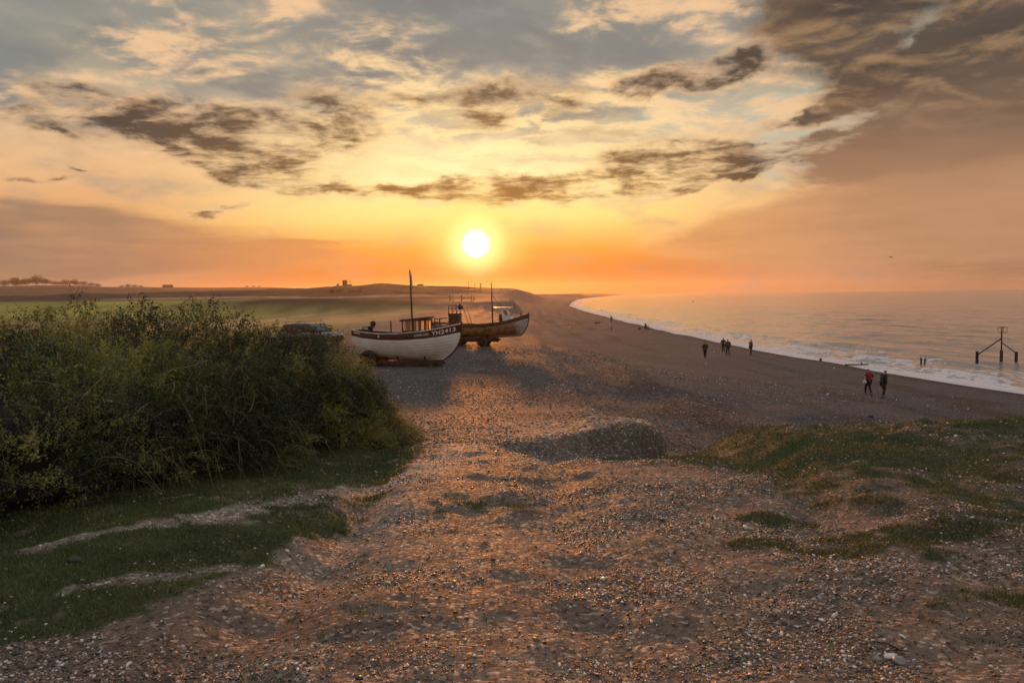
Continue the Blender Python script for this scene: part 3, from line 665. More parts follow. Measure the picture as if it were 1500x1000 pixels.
pl = MB(); pa = [H1.at(s_, v, -1, .03) for s_, v in ((.035, .955), (.10, .955), (.10, .92), (.035, .92))]; pl.add(pa, [(0, 1, 2, 3)]); pl.build("name_plate", M_letter, boat)
pt = MB(); c = H1.at(.30, .91, -1, .03); pt.lathe(c, [(0, -.02), (.05, -.02), (.055, .0), (0, .0)], 'y', 12); pt.build("fairlead", M_letter, boat)
# worn planking and rudder post at the stern
sk = MB(); sk.box((-3.06, 0, .98), (.07, .10, 1.0)); sk.box((-3.16, 0, .86), (.22, .05, .62)); sk.build("rudder", M_scuff, boat)
def wheelhouse(root, x0, x1, w, z0, z1, mat, roofmat, over=.10, posts=5, tilt=.10):
    wh = MB(); H = z1 - z0
    wh.box(((x0 + x1) / 2, 0, z0 + H * .16), (x1 - x0, w, H * .32))
    for sd_ in (-1, 1):
        for i in range(posts):
            x = x0 + .03 + (x1 - x0 - .06) * i / (posts - 1)
            wh.box((x, sd_ * (w / 2 - .03), z0 + H * .62), (.055, .055, H * .62))
        wh.box(((x0 + x1) / 2, sd_ * (w / 2 - .028), z0 + H * .955), (x1 - x0, .05, .09))
    for x in (x0 + .03, x1 - .03):
        wh.box((x, 0, z0 + H * .62), (.05, .05, H * .62)); wh.box((x, 0, z0 + H * .955), (.048, w - .10, .088))
    o = wh.build("wheelhouse", mat, root)
    rf = MB(); rf.box(((x0 + x1) / 2, 0, z1 + .02), (x1 - x0 + over * 2, w + .16, .06), Matrix.Rotation(-tilt, 3, 'Y')); rf.box(((x0 + x1) / 2, 0, z1 - .025), (x1 - x0 + over * 1.5, w + .10, .035), Matrix.Rotation(-tilt, 3, 'Y'))
    rf.build("roof", roofmat, o)
    for sd_ in (-1, 1):
        for i in range(posts - 1):
            a = x0 + .03 + (x1 - x0 - .06) * i / (posts - 1) + .03; b_ = x0 + .03 + (x1 - x0 - .06) * (i + 1) / (posts - 1) - .03
            g = MB(); y = sd_ * (w / 2 - .035); g.add([(a, y, z0 + H * .32), (b_, y, z0 + H * .32), (b_, y, z0 + H * .91), (a, y, z0 + H * .91)], [(0, 1, 2, 3)])
            g.build("window_pane", M_saltglass if (sd_ > 0 and i >= posts - 3) else M_glass, o)
    return o
wheelhouse(boat, -.12, 1.22, 1.0, 1.62, 2.50, M_brown, M_brown)
ms_ = MB(); ms_.tube([(.26, .1, 1.4), (.2, .1, 3.2), (.14, .1, 5.15)], [.06, .052, .035], 8); ms_.build("mast", M_brown, boat)
fl = MB(); fl.tube([(.19, .1, 5.0), (.23, .08, 4.7), (.24, .1, 4.3), (.2, .1, 4.15)], [.02, .05, .045, .015], 6); fl.build("furled_flag", M_trim, boat)
po = MB(); po.tube([(-.72, -.55, 1.5), (-.74, -.55, 2.42)], .035, 6); po.build("rail_post", M_brown, boat)
# coil of rope and hauler at the stern
hl = MB(); hl.tube([(-2.1, -.1, 1.6), (-2.08, -.1, 2.2)], .06, 8); hl.lathe((-2.02, -.1, 2.26), [(0, -.09), (.12, -.09), (.15, -.05), (.09, -.02), (.09, .02), (.15, .05), (.12, .09), (0, .09)], 'y', 16)
hl.box((-2.22, -.1, 1.95), (.16, .18, .34)); hl.tube([(-2.05, -.1, 2.36), (-1.96, -.1, 2.4), (-1.90, -.1, 2.2), (-1.98, -.1, 2.0)], .028, 6); hl.build("line_hauler", M_black, boat)
rp = MB(); rp.tube([(-2.46 + .24 * math.cos(a), -.12 + .03 * math.sin(a * 3), 1.88 + .24 * math.sin(a)) for a in [k * math.pi / 10 for k in range(20)]], .022, 5, closed=True)
rp.tube([(-2.40 + .17 * math.cos(a), -.2, 1.84 + .20 * math.sin(a)) for a in [k * math.pi / 10 for k in range(20)]], .018, 5, closed=True); rp.build("steering_wheel", M_steel, boat)
# engine box, gallows and fish boxes forward
eb = MB(); eb.box((1.98, .0, 1.98), (.56, .7, .42)); eb.box((1.86, .05, 2.22), (.16, .2, .08)); eb.build("engine_box", M_deck, boat)
gl_ = MB()
for y in (-.35, .35): gl_.tube([(1.72, y, 1.9), (1.72, y, 2.52), (2.16, y, 2.54)], .035, 6)
gl_.box((1.8, 0, 2.54), (.16, .7, .05)); gl_.build("gallows_frame", M_steel, boat)
bl = MB(); bl.tube([(2.6, 0, 2.0), (2.6, 0, 2.34)], .05, 8); bl.lathe((2.6, 0, 2.34), [(.05, 0), (.065, .02), (.03, .06), (0, .07)], 'z', 10); bl.build("bollard", M_brown, boat)
an = MB(); an.tube([(-2.2, -.55, 1.72), (-1.4, -.62, 1.74), (-.9, -.5, 1.7)], .03, 6); an.build("stowed_oar", M_trim, boat)

# trailer under it
def trailer(loc, rz, label, wheels, beam_x, hgt, group):
    r_ = thing("boat_trailer", loc, rz, label, "trailer", group)
    fr = MB(); x0, x1 = beam_x
    for y in (-.42, .42): fr.box(((x0 + x1) / 2, y, hgt), (x1 - x0, .11, .14))
    for x in np.linspace(x0 + .15, x1 - .1, 5): fr.box((x, 0, hgt - .012), (.1, .95, .10))
    fr.box(((x0 + x1) / 2 + .4, 0, hgt - .10), ((x1 - x0) * .8, .16, .12))
    fr.box(((x0 + x1) / 2 + .35, 0, hgt + .02), ((x1 - x0) * .74, .70, .20)); fr.box(((x0 + x1) / 2 + .9, -.55, hgt + .03), ((x1 - x0) * .5, .10, .26)); fr.box(((x0 + x1) / 2 + .9, .55, hgt + .03), ((x1 - x0) * .5, .10, .26))  # filler boxes added to close and darken the lit gap under the hull
    fr.build("frame", M_rust, r_)
    for x in (x0 + 1.0, (x0 + x1) / 2, x1 - .7):
        cr = MB()
        for y in (-1, 1): cr.tube([(x, y * .40, hgt), (x, y * .74, hgt + .42)], .045, 6)
        cr.box((x, 0, hgt + .10), (.2, .5, .08)); cr.build("cradle_chock", M_brown, r_)
    for (x, y, rad) in wheels:
        w = MB(); prof = [(rad * .62, -.12), (rad * .93, -.12), (rad, -.08), (rad, .08), (rad * .93, .12), (rad * .62, .12)]
        w.lathe((x, y, rad - .03), prof, 'y', 24); o = w.build("wheel", M_black, r_)
        hb = MB(); hb.lathe((x, y, rad - .03), [(0, -.07), (rad * .25, -.09), (rad * .3, -.05), (rad * .63, -.04), (rad * .64, .04), (rad * .3, .05), (rad * .25, .09), (0, .07)], 'y', 20); hb.build("rim", M_rust, o)
    for x in sorted({w[0] for w in wheels}):
        ax = MB(); rr = [w[2] for w in wheels if w[0] == x][0]; ax.tube([(x, -.95, rr - .03), (x, .95, rr - .03)], .04, 8); ax.build("axle", M_rust, r_)
    return r_
trailer((gx0, gy0, gz0 - .12), R(-17), "low rusty trailer cradling the white clinker boat", [(-2.0, -.78, .50), (-2.0, .78, .50), (1.2, -.62, .20), (1.2, .62, .20)], (-2.6, 1.95), .24, "trailers under the boats")

# ================= the brown boat =================
gx1, gy1 = -2.28, 57.0; gz1 = height1(gx1, gy1) + .05
boat2 = thing("fishing_boat", (gx1, gy1, gz1), R(-9), "brown varnished clinker boat with white cuddy at the bow, beyond the white boat", "fishing boat", "fishing boats hauled up on the shingle")
H2 = Hull(7.0, 1.2, ([0, .2, .45, .65, .8, .9, 1], [1.62, 1.48, 1.42, 1.52, 1.72, 1.92, 2.16]), ([0, .3, .7, 1], [.62, .55, .58, .70]),
          ([0, .08, .2, .4, .6, .75, .86, .94, 1], [.45, .62, .82, 1.0, .98, .84, .60, .32, .03]), .2, .55, .5)
M_two, t, b, o = new_mat("planks_with_pale_bow"); co = objco(t); n = noise(t, co, 3.0, 5, .6)
sp = t.nodes.new('ShaderNodeSeparateXYZ'); t.links.new(co.k, sp.inputs[0])
bw = (S(t, sp.outputs[0]) + (n - .5) * .8).step(2.3, 3.1)
cb_ = mixc(t, n.step(.3, .7), (.17, .09, .042, 1), (.46, .28, .13, 1)); wv = mixc(t, n, (.34, .31, .29, 1), (.66, .64, .62, 1))
t.links.new(mixc(t, bw, cb_, wv).k, b.inputs['Base Color']); b.inputs['Roughness'].default_value = .5
H2.build(boat2, dict(hull=M_two, top=M_brown, gun=M_brown, keel=M_brown, seam=M_seamb), top_v=.84)
H2.lettering("YH37", .27, .36, .92, .15, boat2, M_trim, "number_lettering", bold=.012)
cu = MB()
x0, x1, zb, zt, w = 1.25, 2.05, 1.62, 2.62, .62
side = [(x0 + .18, zb), (x1 + .30, zb + .06), (x1 - .10, zt), (x0 - .02, zt), (x0 + .04, zt - .16), (x0 + .40, zt - .20)]
for sd_ in (-1, 1):
    pts = [(x, sd_ * w, z) for x, z in ((x0 + .55, zb), (x1 + .34, zb + .05), (x1 + .02, zt - .02), (x0 + .35, zt - .02))]
    hole = [(x0 + .98, zt - .20), (x1 + .02 - .04, zt - .20), (x1 + .10, zt - .52), (x0 + .98 + .12, zt - .52)]
    o_ = [Vector(p) for p in pts]; i_ = [Vector((x, sd_ * w, z)) for x, z in ((x0 + .66, zt - .50), (x1 + .10, zt - .50), (x1 - .02, zt - .17), (x0 + .54, zt - .17))]
    vs = o_ + i_; vs2 = [v - Vector((0, sd_ * .04, 0)) for v in vs]
    fs = [(0, 1, 5, 4), (1, 2, 6, 5), (2, 3, 7, 6), (3, 0, 4, 7)]
    cu.add(vs, fs); cu.add(vs2, [f[::-1] for f in fs]); cu.add(i_ + vs2[4:], [(0, 1, 5, 4), (1, 2, 6, 5), (2, 3, 7, 6), (3, 0, 4, 7)])
cu.add([(x1 + .34, -w, zb + .05), (x1 + .34, w, zb + .05), (x1 + .23, w, zb + .4), (x1 + .23, -w, zb + .4)], [(0, 1, 2, 3)])
cu.add([(x1 + .05, -w, zt - .12), (x1 + .05, w, zt - .12), (x1 + .02, w, zt), (x1 + .02, -w, zt)], [(0, 1, 2, 3)])
for y in (-.6, 0, .6): cu.tube([(x1 + .23, y, zb + .4), (x1 + .04, y, zt - .1)], .025, 4)
cud = cu.build("cuddy", M_gwhite, boat2)
rf = MB(); rf.box((x0 + .45, 0, zt + .02), (1.22, 1.4, .07)); rf.box((x0 - .02, 0, zt - .035), (.26, 1.30, .045)); rf.build("roof", M_gwhite, cud)
for sd_ in (-1, 1):
    g = MB(); g.add([(x0 + .66, sd_ * (w - .02), zt - .50), (x1 + .10, sd_ * (w - .02), zt - .50), (x1 - .02, sd_ * (w - .02), zt - .17), (x0 + .54, sd_ * (w - .02), zt - .17)], [(0, 1, 2, 3)]); g.build("window_pane", M_saltglass, cud)
bk = MB(); bk.box((x0 + .5, 0, zb + .28), (.55, 1.0, .62)); bk.tube([(x0 + .42, -.3, zb + .5), (x0 + .38, -.3, zt - .04)], .05, 6); bk.tube([(x0 + .42, .3, zb + .5), (x0 + .38, .3, zt - .04)], .05, 6); bk.build("cuddy_bulkhead", M_brown, boat2)
m2 = MB(); m2.tube([(.92, 0, 1.4), (.9, 0, 2.8), (.87, 0, 4.35)], [.05, .045, .03], 8); m2.box((.87, 0, 4.36), (.08, .08, .09)); m2.build("mast", M_rust, boat2)
sty = MB(); sty.tube([(.9, 0, 3.6), (1.28, 0, 3.05), (1.6, 0, 2.66)], .012, 4); sty.build("stay", M_rust, boat2)
gt = MB(); gxx = -2.15
for y in (-.55, .55):
    gt.tube([(gxx, y, 1.3), (gxx, y, 2.78), (gxx + .1, y, 2.86), (gxx + .55, y, 2.84), (gxx + .60, y, 2.2)], .035, 6)
    gt.tube([(gxx + 1.05, y, 2.75), (gxx + 1.45, y, 1.5)], .025, 5)
for y in (-.55, .55): gt.tube([(gxx, y, 2.62), (gxx + .56, y, 2.62)], .02, 5); gt.tube([(gxx + .02, y, 2.0), (gxx + .58, y, 2.62)], .02, 5)
gt.tube([(gxx, -.55, 2.84), (gxx, .55, 2.84)], .03, 6); gt.tube([(gxx + .55, -.55, 2.84), (gxx + .55, .55, 2.84)], .03, 6); gt.tube([(gxx + .3, -.55, 2.84), (gxx + 1.05, -.55, 2.75)], .02, 5)
gt.build("stern_gantry", M_steel, boat2)
bx = MB(); bx.box((gxx + .38, -.1, 1.76), (.74, .8, .92)); bx.box((gxx + .38, -.1, 2.26), (.92, .9, .06)); bx.build("machinery_box", M_brown, boat2)
ht = MB(); ht.lathe((gxx + .86, -.5, 2.7), [(0, -.06), (.15, -.06), (.17, 0), (.15, .06), (0, .06)], 'y', 14); ht.box((gxx + .82, -.5, 2.86), (.12, .12, .16)); ht.build("net_hauler", M_black, boat2)
ae = MB(); ae.tube([(gxx + .15, .5, 2.85), (gxx + .02, .5, 3.9)], .010, 4); ae.build("whip_aerial", M_steel, boat2)
sp2 = MB(); sp2.tube([(2.95, .1, 1.9), (2.95, .1, 2.22)], .04, 6); sp2.box((2.95, .1, 2.16), (.06, .22, .05)); sp2.build("bow_cleat", M_brown, boat2)
trailer((gx1, gy1, gz1 - .05), R(-9), "dark low trailer under the brown varnished boat", [(.3, -.85, .36), (.3, .85, .36), (-1.5, -.85, .36), (-1.5, .85, .36)], (-2.9, 1.4), .42, "trailers under the boats")
# ------------------------------------------------------------------ dark estate car parked behind the bushes
def car(loc, rz, label):
    root = thing("parked_car", loc, rz, label, "car")
    M_paint, t, b, o = new_mat("dark_car_paint"); b.inputs['Base Color'].default_value = (.014, .014, .017, 1); b.inputs['Roughness'].default_value = .25; b.inputs['Coat Weight'].default_value = .6
    M_cg, t, b, o = new_mat("dark_car_glass"); b.inputs['Base Color'].default_value = (.012, .012, .014, 1); b.inputs['Roughness'].default_value = .06
    M_lamp, t, b, o = new_mat("headlight_lens"); b.inputs['Base Color'].default_value = (.5, .5, .5, 1); b.inputs['Roughness'].default_value = .1
    M_tail, t, b, o = new_mat("tail_light_lens"); b.inputs['Base Color'].default_value = (.25, .01, .01, 1); b.inputs['Roughness'].default_value = .2
    # lower body: sections along x (front = +x); each section a rounded box ring
    def ring(x, w, z0, z1, n=20, pw=4.0):
        r = []
        for k in range(n):
            a = 2 * math.pi * k / n; ca, sa = math.cos(a), math.sin(a)
            r.append((x, w * math.copysign(abs(ca) ** (2 / pw), ca), (z0 + z1) / 2 + (z1 - z0) / 2 * math.copysign(abs(sa) ** (2 / pw), sa)))
        return r
    def loft(secs, pw=4.0):
        mb = MB(); vs = []; n = 20
        for s_ in secs: vs += ring(*s_, n=n, pw=pw)
        fs = [(i * n + k, i * n + (k + 1) % n, (i + 1) * n + (k + 1) % n, (i + 1) * n + k) for i in range(len(secs) - 1) for k in range(n)]
        mb.add(vs, fs, True); mb.add(vs[:n], [tuple(range(n))]); mb.add(vs[-n:], [tuple(range(n))[::-1]]); return mb
    body = loft([(-2.18, .70, .42, .80), (-2.14, .82, .32, .92), (-1.9, .87, .24, .97), (-1.2, .89, .22, .98), (0, .90, .21, .97), (.95, .89, .22, .95), (1.5, .87, .24, .88), (1.95, .80, .28, .78), (2.12, .68, .36, .66)])
    bo = body.build("body", M_paint, root)
    cab = loft([(-2.08, .70, .88, .96), (-1.86, .70, .88, 1.30), (-1.55, .68, .88, 1.47), (-.8, .67, .88, 1.52), (.1, .66, .88, 1.50), (.45, .66, .88, 1.42), (1.15, .72, .88, .96)], 5.0)
    cab.build("cabin", M_paint, root)
    for sd_ in (-1, 1):
        for (xa, xb, xc, xd) in ((-1.75, -1.05, -1.05, -1.62), (-.98, -.15, -.15, -.98), (-.08, .92, .36, -.08)):
            g = MB(); y0, y1 = sd_ * .725, sd_ * .682
            g.add([(xa, y0, .98), (xb, y0, .98), (xc, y1, 1.38), (xd, y1, 1.38)], [(0, 1, 2, 3)]); g.build("side_window", M_cg, root)
        for x in (-1.35, 1.33):
            w = MB(); w.lathe((x, sd_ * .80, .32), [(.20, -.1), (.30, -.1), (.325, -.06), (.325, .06), (.30, .1), (.20, .1)], 'y', 24); wo = w.build("wheel", M_black, root)
            h_ = MB(); h_.lathe((x, sd_ * .80, .32), [(0, -.085), (.06, -.09), (.2, -.05), (.205, .05), (.06, .09), (0, .085)], 'y', 20); h_.build("rim", M_steel, wo)
        mi = MB(); mi.box((.72, sd_ * .86, 1.02), (.10, .2, .14)); mi.box((.74, sd_ * .76, .98), (.05, .1, .04)); mi.build("wing_mirror", M_paint, root)
        l = MB(); l.box((2.0, sd_ * .58, .64), (.16, .30, .13)); l.build("headlight", M_lamp, root)
        l = MB(); l.box((-2.10, sd_ * .68, .80), (.10, .14, .26)); l.build("tail_light", M_tail, root)
        h_ = MB(); h_.box((-.25, sd_ * .915, .86), (.18, .03, .03)); h_.build("door_handle", M_steel, root)
        rr = MB(); rr.tube([(-1.6, sd_ * .55, 1.48), (-1.5, sd_ * .55, 1.55), (-.1, sd_ * .55, 1.56), (.05, sd_ * .55, 1.50)], .018, 5); rr.build("roof_rail", M_steel, root)
    g = MB(); g.add([(1.16, -.62, .98), (1.16, .62, .98), (.50, .56, 1.43), (.50, -.56, 1.43)], [(0, 1, 2, 3)]); ws = g.build("windscreen", M_cg, root)
    for v in ws.data.vertices: v.co.x += .03; v.co.z += .02
    g = MB(); g.add([(-2.09, -.58, 1.0), (-2.09, .58, 1.0), (-1.9, .52, 1.36), (-1.9, -.52, 1.36)], [(0, 1, 2, 3)]); g.build("rear_window", M_cg, root)
    return root
cz = height1(-13.3, 53)
car((-13.35, 53, cz - .12), R(-24), "dark estate car with shiny roof parked between the bush and the white boat")

# ------------------------------------------------------------------ timbers in the sea
SEAZ = -0.5
bc = at_depth(1466.5, 531, 80); bc.z = SEAZ
beacon = thing("groyne_marker", bc, 0, "tall post with basket top braced to two stout piles standing in the waves", "marker post")
p = MB(); p.tube([(0, 0, -.8), (0, 0, 1.15)], .155, 12); p.build("post_base", M_rust, beacon)
M_tar = simple("black_tarred_timber", (.014, .011, .010), .7, var=.3, vscale=6, bumpd=.004)
p = MB(); p.tube([(0, 0, 1.1), (-.02, 0, 3.45)], [.075, .06], 8); p.build("post", M_tar, beacon)
cg = MB(); zc, q = 3.05, .30
for (x, y) in ((-.22, -q), (.34, -q), (.34, q), (-.22, q)): cg.tube([(x, y, 2.98), (x, y, 3.50)], .022, 5)
for z in (2.98, 3.50): cg.tube([(-.22, -q, z), (.34, -q, z), (.34, q, z), (-.22, q, z)], .024, 5, closed=True)
cg.tube([(-.42, 0, 3.47), (.36, 0, 3.52)], .026, 5); cg.tube([(-.22, 0, 3.0), (.34, 0, 3.0)], .022, 5); cg.build("topmark_basket", M_rust, beacon)
for x, yy, zt in ((-2.68, -.4, 1.15), (1.12, -.6, 1.08)):
    pp = MB(); pp.tube([(x, yy, -.8), (x, yy, zt)], [.15, .145], 10); pp.build("side_pile", M_tar, beacon)
br = MB(); br.tube([(-.03, 0, 2.38), (-2.6, -.38, .82)], .062, 6); br.build("brace", M_tar, beacon)
br = MB(); br.tube([(0, 0, 1.98), (1.08, -.55, .98)], .055, 6); br.build("brace", M_tar, beacon)
for (px, py, Y, h_, r_, lab, sh_) in ((1349.5, 533, 79, .66, .085, "left of two stub posts sticking out of the surf beside the marker", -.02), (1354, 533, 79.2, .60, .075, "right of two stub posts sticking out of the surf beside the marker", .05)):
    c = at_depth(px, py, Y); m = MB(); m.tube([(0, 0, -.9), (sh_, 0, h_ * .6), (sh_ * 1.5, 0, h_)], [r_, r_, r_ * .85], 9); m.box((sh_, 0, h_ * .62), (r_ * 2.2, r_ * 2.1, .06))
    m.build("timber_post", M_tar, label=lab, category="post", group="stub posts in the surf").location = (c.x, c.y, SEAZ)
c = at_depth(1202, 529, 84); m = MB(); m.tube([(0, 0, -.6), (0, 0, .22), (.03, 0, .30)], [.12, .12, .07], 9); m.box((.02, 0, .14), (.26, .22, .05)); m.build("timber_post", M_tar, label="short dark stump at the edge of the foam, midway along the beach", category="post").location = (c.x, c.y, height1(c.x, c.y))
c = at_depth(1257, 531.5, 78); bmz = thing("timber_beam", (c.x, c.y, SEAZ + .10), R(4), "long thin dark beam lying awash in the surf behind the red jacket walker", "beam")
m = MB(); m.box((-.15, 0, .02), (2.3, .16, .12)); m.box((-1.22, 0, .02), (.22, .12, .09)); m.build("beam", M_tar, bmz)
m = MB(); m.tube([(.35, 0, 0), (.35, 0, .24)], .07, 8); m.build("upright_stub", M_tar, bmz)
M_red = simple("faded_red_paint", (.35, .02, .03), .6, var=.3); m = MB(); m.box((-.02, -.09, .05), (.28, .04, .09)); m.build("red_tag", M_red, bmz)
c = at_depth(896, 483.5, 150); m = MB(); m.tube([(0, 0, -.3), (.02, 0, .45), (-.03, 0, .72)], [.11, .11, .09], 8); m.box((0, 0, .5), (.25, .2, .08)); m.build("timber_post", M_tar, label="lone stump post standing on the shingle below the distant angler", category="post").location = (c.x, c.y, height1(c.x, c.y))
c = at_depth(1015, 441.5, 640); c.z = SEAZ; bu = thing("buoy", c, 0, "tiny dark buoy afloat far out on the calm sea", "buoy")
m = MB(); m.lathe((0, 0, 0), [(0, -.3), (.5, -.2), (.6, .1), (.5, .4), (.2, .6), (.08, .7), (.08, 1.3), (0, 1.3)], 'z', 12); m.build("float", M_tar, bu)
m = MB(); m.box((0, 0, 1.35), (.3, .3, .25)); m.build("topmark", M_tar, bu)

# ------------------------------------------------------------------ people
M_skin = simple("skin", (.42, .24, .17), .6, var=.08); M_hair = simple("dark_hair", (.022, .016, .012), .7, var=.2)
M_jred = simple("deep_red_jacket_cloth", (.20, .012, .030), .8, var=.2); M_jblk = simple("black_jacket_cloth", (.016, .017, .018), .8, var=.3)
M_jbrn = simple("brown_coat_cloth", (.045, .028, .024), .8, var=.3); M_trs = simple("dark_trouser_cloth", (.014, .013, .015), .85, var=.3)
M_jgry = simple("grey_top_cloth", (.10, .075, .07), .8, var=.2); M_shoe = simple("shoe_leather", (.05, .04, .035), .6, var=.2); M_bag = simple("pale_bag_canvas", (.62, .56, .52), .7, var=.1)
def skin_mesh(name, pts, edges, radii, mat, parent, sub=2, root=0):
    me = bpy.data.meshes.new(name); me.from_pydata([tuple(p) for p in pts], edges, []); o = bpy.data.objects.new(name, me); COL.objects.link(o)
    m = o.modifiers.new("s", 'SKIN'); m.use_smooth_shade = True
    sv = me.skin_vertices[0].data
    for i, r in enumerate(radii):
        sv[i].radius = (r, r) if not isinstance(r, tuple) else r
        sv[i].use_root = (i == root)
    s2 = o.modifiers.new("b", 'SUBSURF'); s2.levels = sub
    bpy.context.view_layer.update(); dg = bpy.context.evaluated_depsgraph_get(); nm_ = bpy.data.meshes.new_from_object(o.evaluated_get(dg)); nm_.name = name
    bpy.data.objects.remove(o); bpy.data.meshes.remove(me)
    return link_obj(name, nm_, mat, parent)
def person(loc, rz, label, height_=1.7, stride=.22, lean=.05, lhand=(-.26, .12, .82), rhand=(.26, .05, .82), top=M_jblk, hair=M_hair, coat=.92, group=None, bend=.1, seated=False, hood=False, head_tilt=0.0):
    """faces local +y; x is left/right"""
    root = thing("person", loc, rz, label, "person", group); k = height_ / 1.72; V = lambda x, y, z: Vector((x * k, y * k, z * k))
    if seated:
        pel = V(0, 0, .48); kneeL, kneeR = V(-.15, .42, .52), V(.15, .44, .50); ankL, ankR = V(-.15, .46, .09), V(.16, .55, .09)
    else:
        pel = V(0, 0, .93); kneeL, kneeR = V(-.10, stride * .55 + bend * .6, .50), V(.10, -stride * .25 + bend * .6, .50); ankL, ankR = V(-.10, stride * .9, .09), V(.11, -stride, .11 if stride > .1 else .09)
    up_ = lambda h_, dy=0: pel + V(0, lean * h_ / .5 + dy, h_)
    waist, chest, neck, headb, headm, headt = up_(.14), up_(.38), up_(.55), up_(.62, .01 + head_tilt * .3), up_(.70, .03 + head_tilt), up_(.775, .02 + head_tilt)
    hipL, hipR = pel + V(-.10, 0, -.03), pel + V(.10, 0, -.03); shL, shR = up_(.50) + V(-.18, 0, 0), up_(.50) + V(.18, 0, 0)
    def elbow(sh, hd, side): 
        m = (sh + hd) / 2; return m + V(side * .07, -.07, -.02)
    hL, hR = V(*lhand), V(*rhand); 
    if seated: hL.z -= .32 * k * 0; 
    eL, eR = elbow(shL, hL, -1), elbow(shR, hR, 1)
    toeL, toeR = ankL + V(-.02, .17, -.05), ankR + V(.02, .17, -.05)
    pts = [pel, waist, chest, neck, headb, headm, headt, hipL, kneeL, ankL, toeL, hipR, kneeR, ankR, toeR, shL, eL, hL, shR, eR, hR]
    rad = [.13, .115, .14, .052, .075, .098, .062, .085, .058, .042, .030, .085, .058, .042, .030, .06, .042, .028, .06, .042, .028]
    ed = [(0, 1), (1, 2), (2, 3), (3, 4), (4, 5), (5, 6), (0, 7), (7, 8), (8, 9), (9, 10), (0, 11), (11, 12), (12, 13), (13, 14), (2, 15), (15, 16), (16, 17), (2, 18), (18, 19), (19, 20)]
    body = skin_mesh("body", pts, ed, [r * k for r in rad], M_skin, root)
    # face and hands joined into the same body mesh
    fm = MB()
    nb = headm + V(0, .095, -.012); fm.tube([nb + V(0, -.01, .03), nb + V(0, .018, -.012), nb + V(0, .0, -.02)], [.008 * k, .014 * k, .008 * k], 6)
    fm.tube([headm + V(-.03, .088, -.052), headm + V(0, .095, -.050), headm + V(.03, .088, -.052)], .006 * k, 5)
    for s_ in (-1, 1):
        fm.lathe(headm + V(s_ * .032, .088, .018), [(0, .012 * k), (.010 * k, .008 * k), (.012 * k, 0)], 'y', 8)
        fm.lathe(headm + V(s_ * .096, .0, .0), [(0, -.012 * k), (.026 * k, -.006 * k), (.026 * k, .006 * k), (0, .012 * k)], 'x', 8)
    for hd, el, s_ in ((hL, eL, -1), (hR, eR, 1)):
        d = (hd - el).normalized(); sx = d.cross(Vector((0, 1, 0))); sx = (sx.normalized() if sx.length > .1 else Vector((0, 0, 1)))
        fm.tube([hd, hd + d * .05 * k, hd + d * .09 * k], [.028 * k, .036 * k, .030 * k], 8)
        n_ = d.cross(sx)
        for q, ln in ((-1.5, .062), (-.5, .074), (.5, .070), (1.5, .054)):
            a = hd + d * .085 * k + n_ * q * .015 * k; fm.tube([a, a + d * ln * .55 * k, a + d * ln * .9 * k + sx * s_ * .02 * k], [.009 * k, .008 * k, .006 * k], 5)
        a = hd + d * .035 * k + n_ * .028 * k; fm.tube([a, a + d * .03 * k + n_ * .025 * k, a + d * .06 * k + n_ * .030 * k], [.011 * k, .009 * k, .007 * k], 5)
    bm = __import__('bmesh').new(); bm.from_mesh(body.data); tmp = bpy.data.meshes.new("t"); tmp.from_pydata(fm.v, [], fm.f); bm.from_mesh(tmp); bm.to_mesh(body.data); bm.free(); bpy.data.meshes.remove(tmp)
    for p_ in body.data.polygons: p_.use_smooth = True
    # clothes grown over the same joints
    wr = lambda a, b_, f: a + (b_ - a) * f
    hem = pel + V(0, 0, coat - .93)
    jp = [hem, waist, chest, wr(chest, neck, .72), shL, eL, wr(eL, hL, .88), shR, eR, wr(eR, hR, .88)]
    jr = [.185, .165, .175, .085, .095, .068, .052, .095, .068, .052]
    jt = skin_mesh("jacket", jp, [(0, 1), (1, 2), (2, 3), (2, 4), (4, 5), (5, 6), (2, 7), (7, 8), (8, 9)], [r * k for r in jr], top, root)
    tp_ = [pel, hipL, kneeL, wr(kneeL, ankL, .95), hipR, kneeR, wr(kneeR, ankR, .95)]
    skin_mesh("trousers", tp_, [(0, 1), (1, 2), (2, 3), (0, 4), (4, 5), (5, 6)], [r * k for r in (.155, .11, .08, .062, .11, .08, .062)], M_trs, root)
    for a, tt in ((ankL, toeL), (ankR, toeR)):
        sh_ = MB(); dd_ = (tt - a); dd_.z = 0; dd_.normalize(); h0 = a + V(0, 0, -.045)
        sh_.tube([h0 - dd_ * .07 * k, h0 + dd_ * .02 * k, h0 + dd_ * .12 * k, h0 + dd_ * .20 * k], [.04 * k, .05 * k, .045 * k, .025 * k], 8); sh_.build("shoe", M_shoe, root)
    hp = [headm + V(0, -.02, .0), headm + V(0, -.012, .04), headt + V(0, -.012, .012)] if not hood else [neck + V(0, -.03, .03), headm + V(0, -.025, .0), headt + V(0, -.012, .02)]
    skin_mesh("hair" if not hood else "hood", hp, [(0, 1), (1, 2)], [.100 * k, .106 * k, .070 * k] if not hood else [.09 * k, .122 * k, .085 * k], hair, root)
    return root
def ground_at(px, py, Y):
    c = at_depth(px, py, Y)
    return Vector((c.x, c.y, height1(c.x, c.y) - .015))
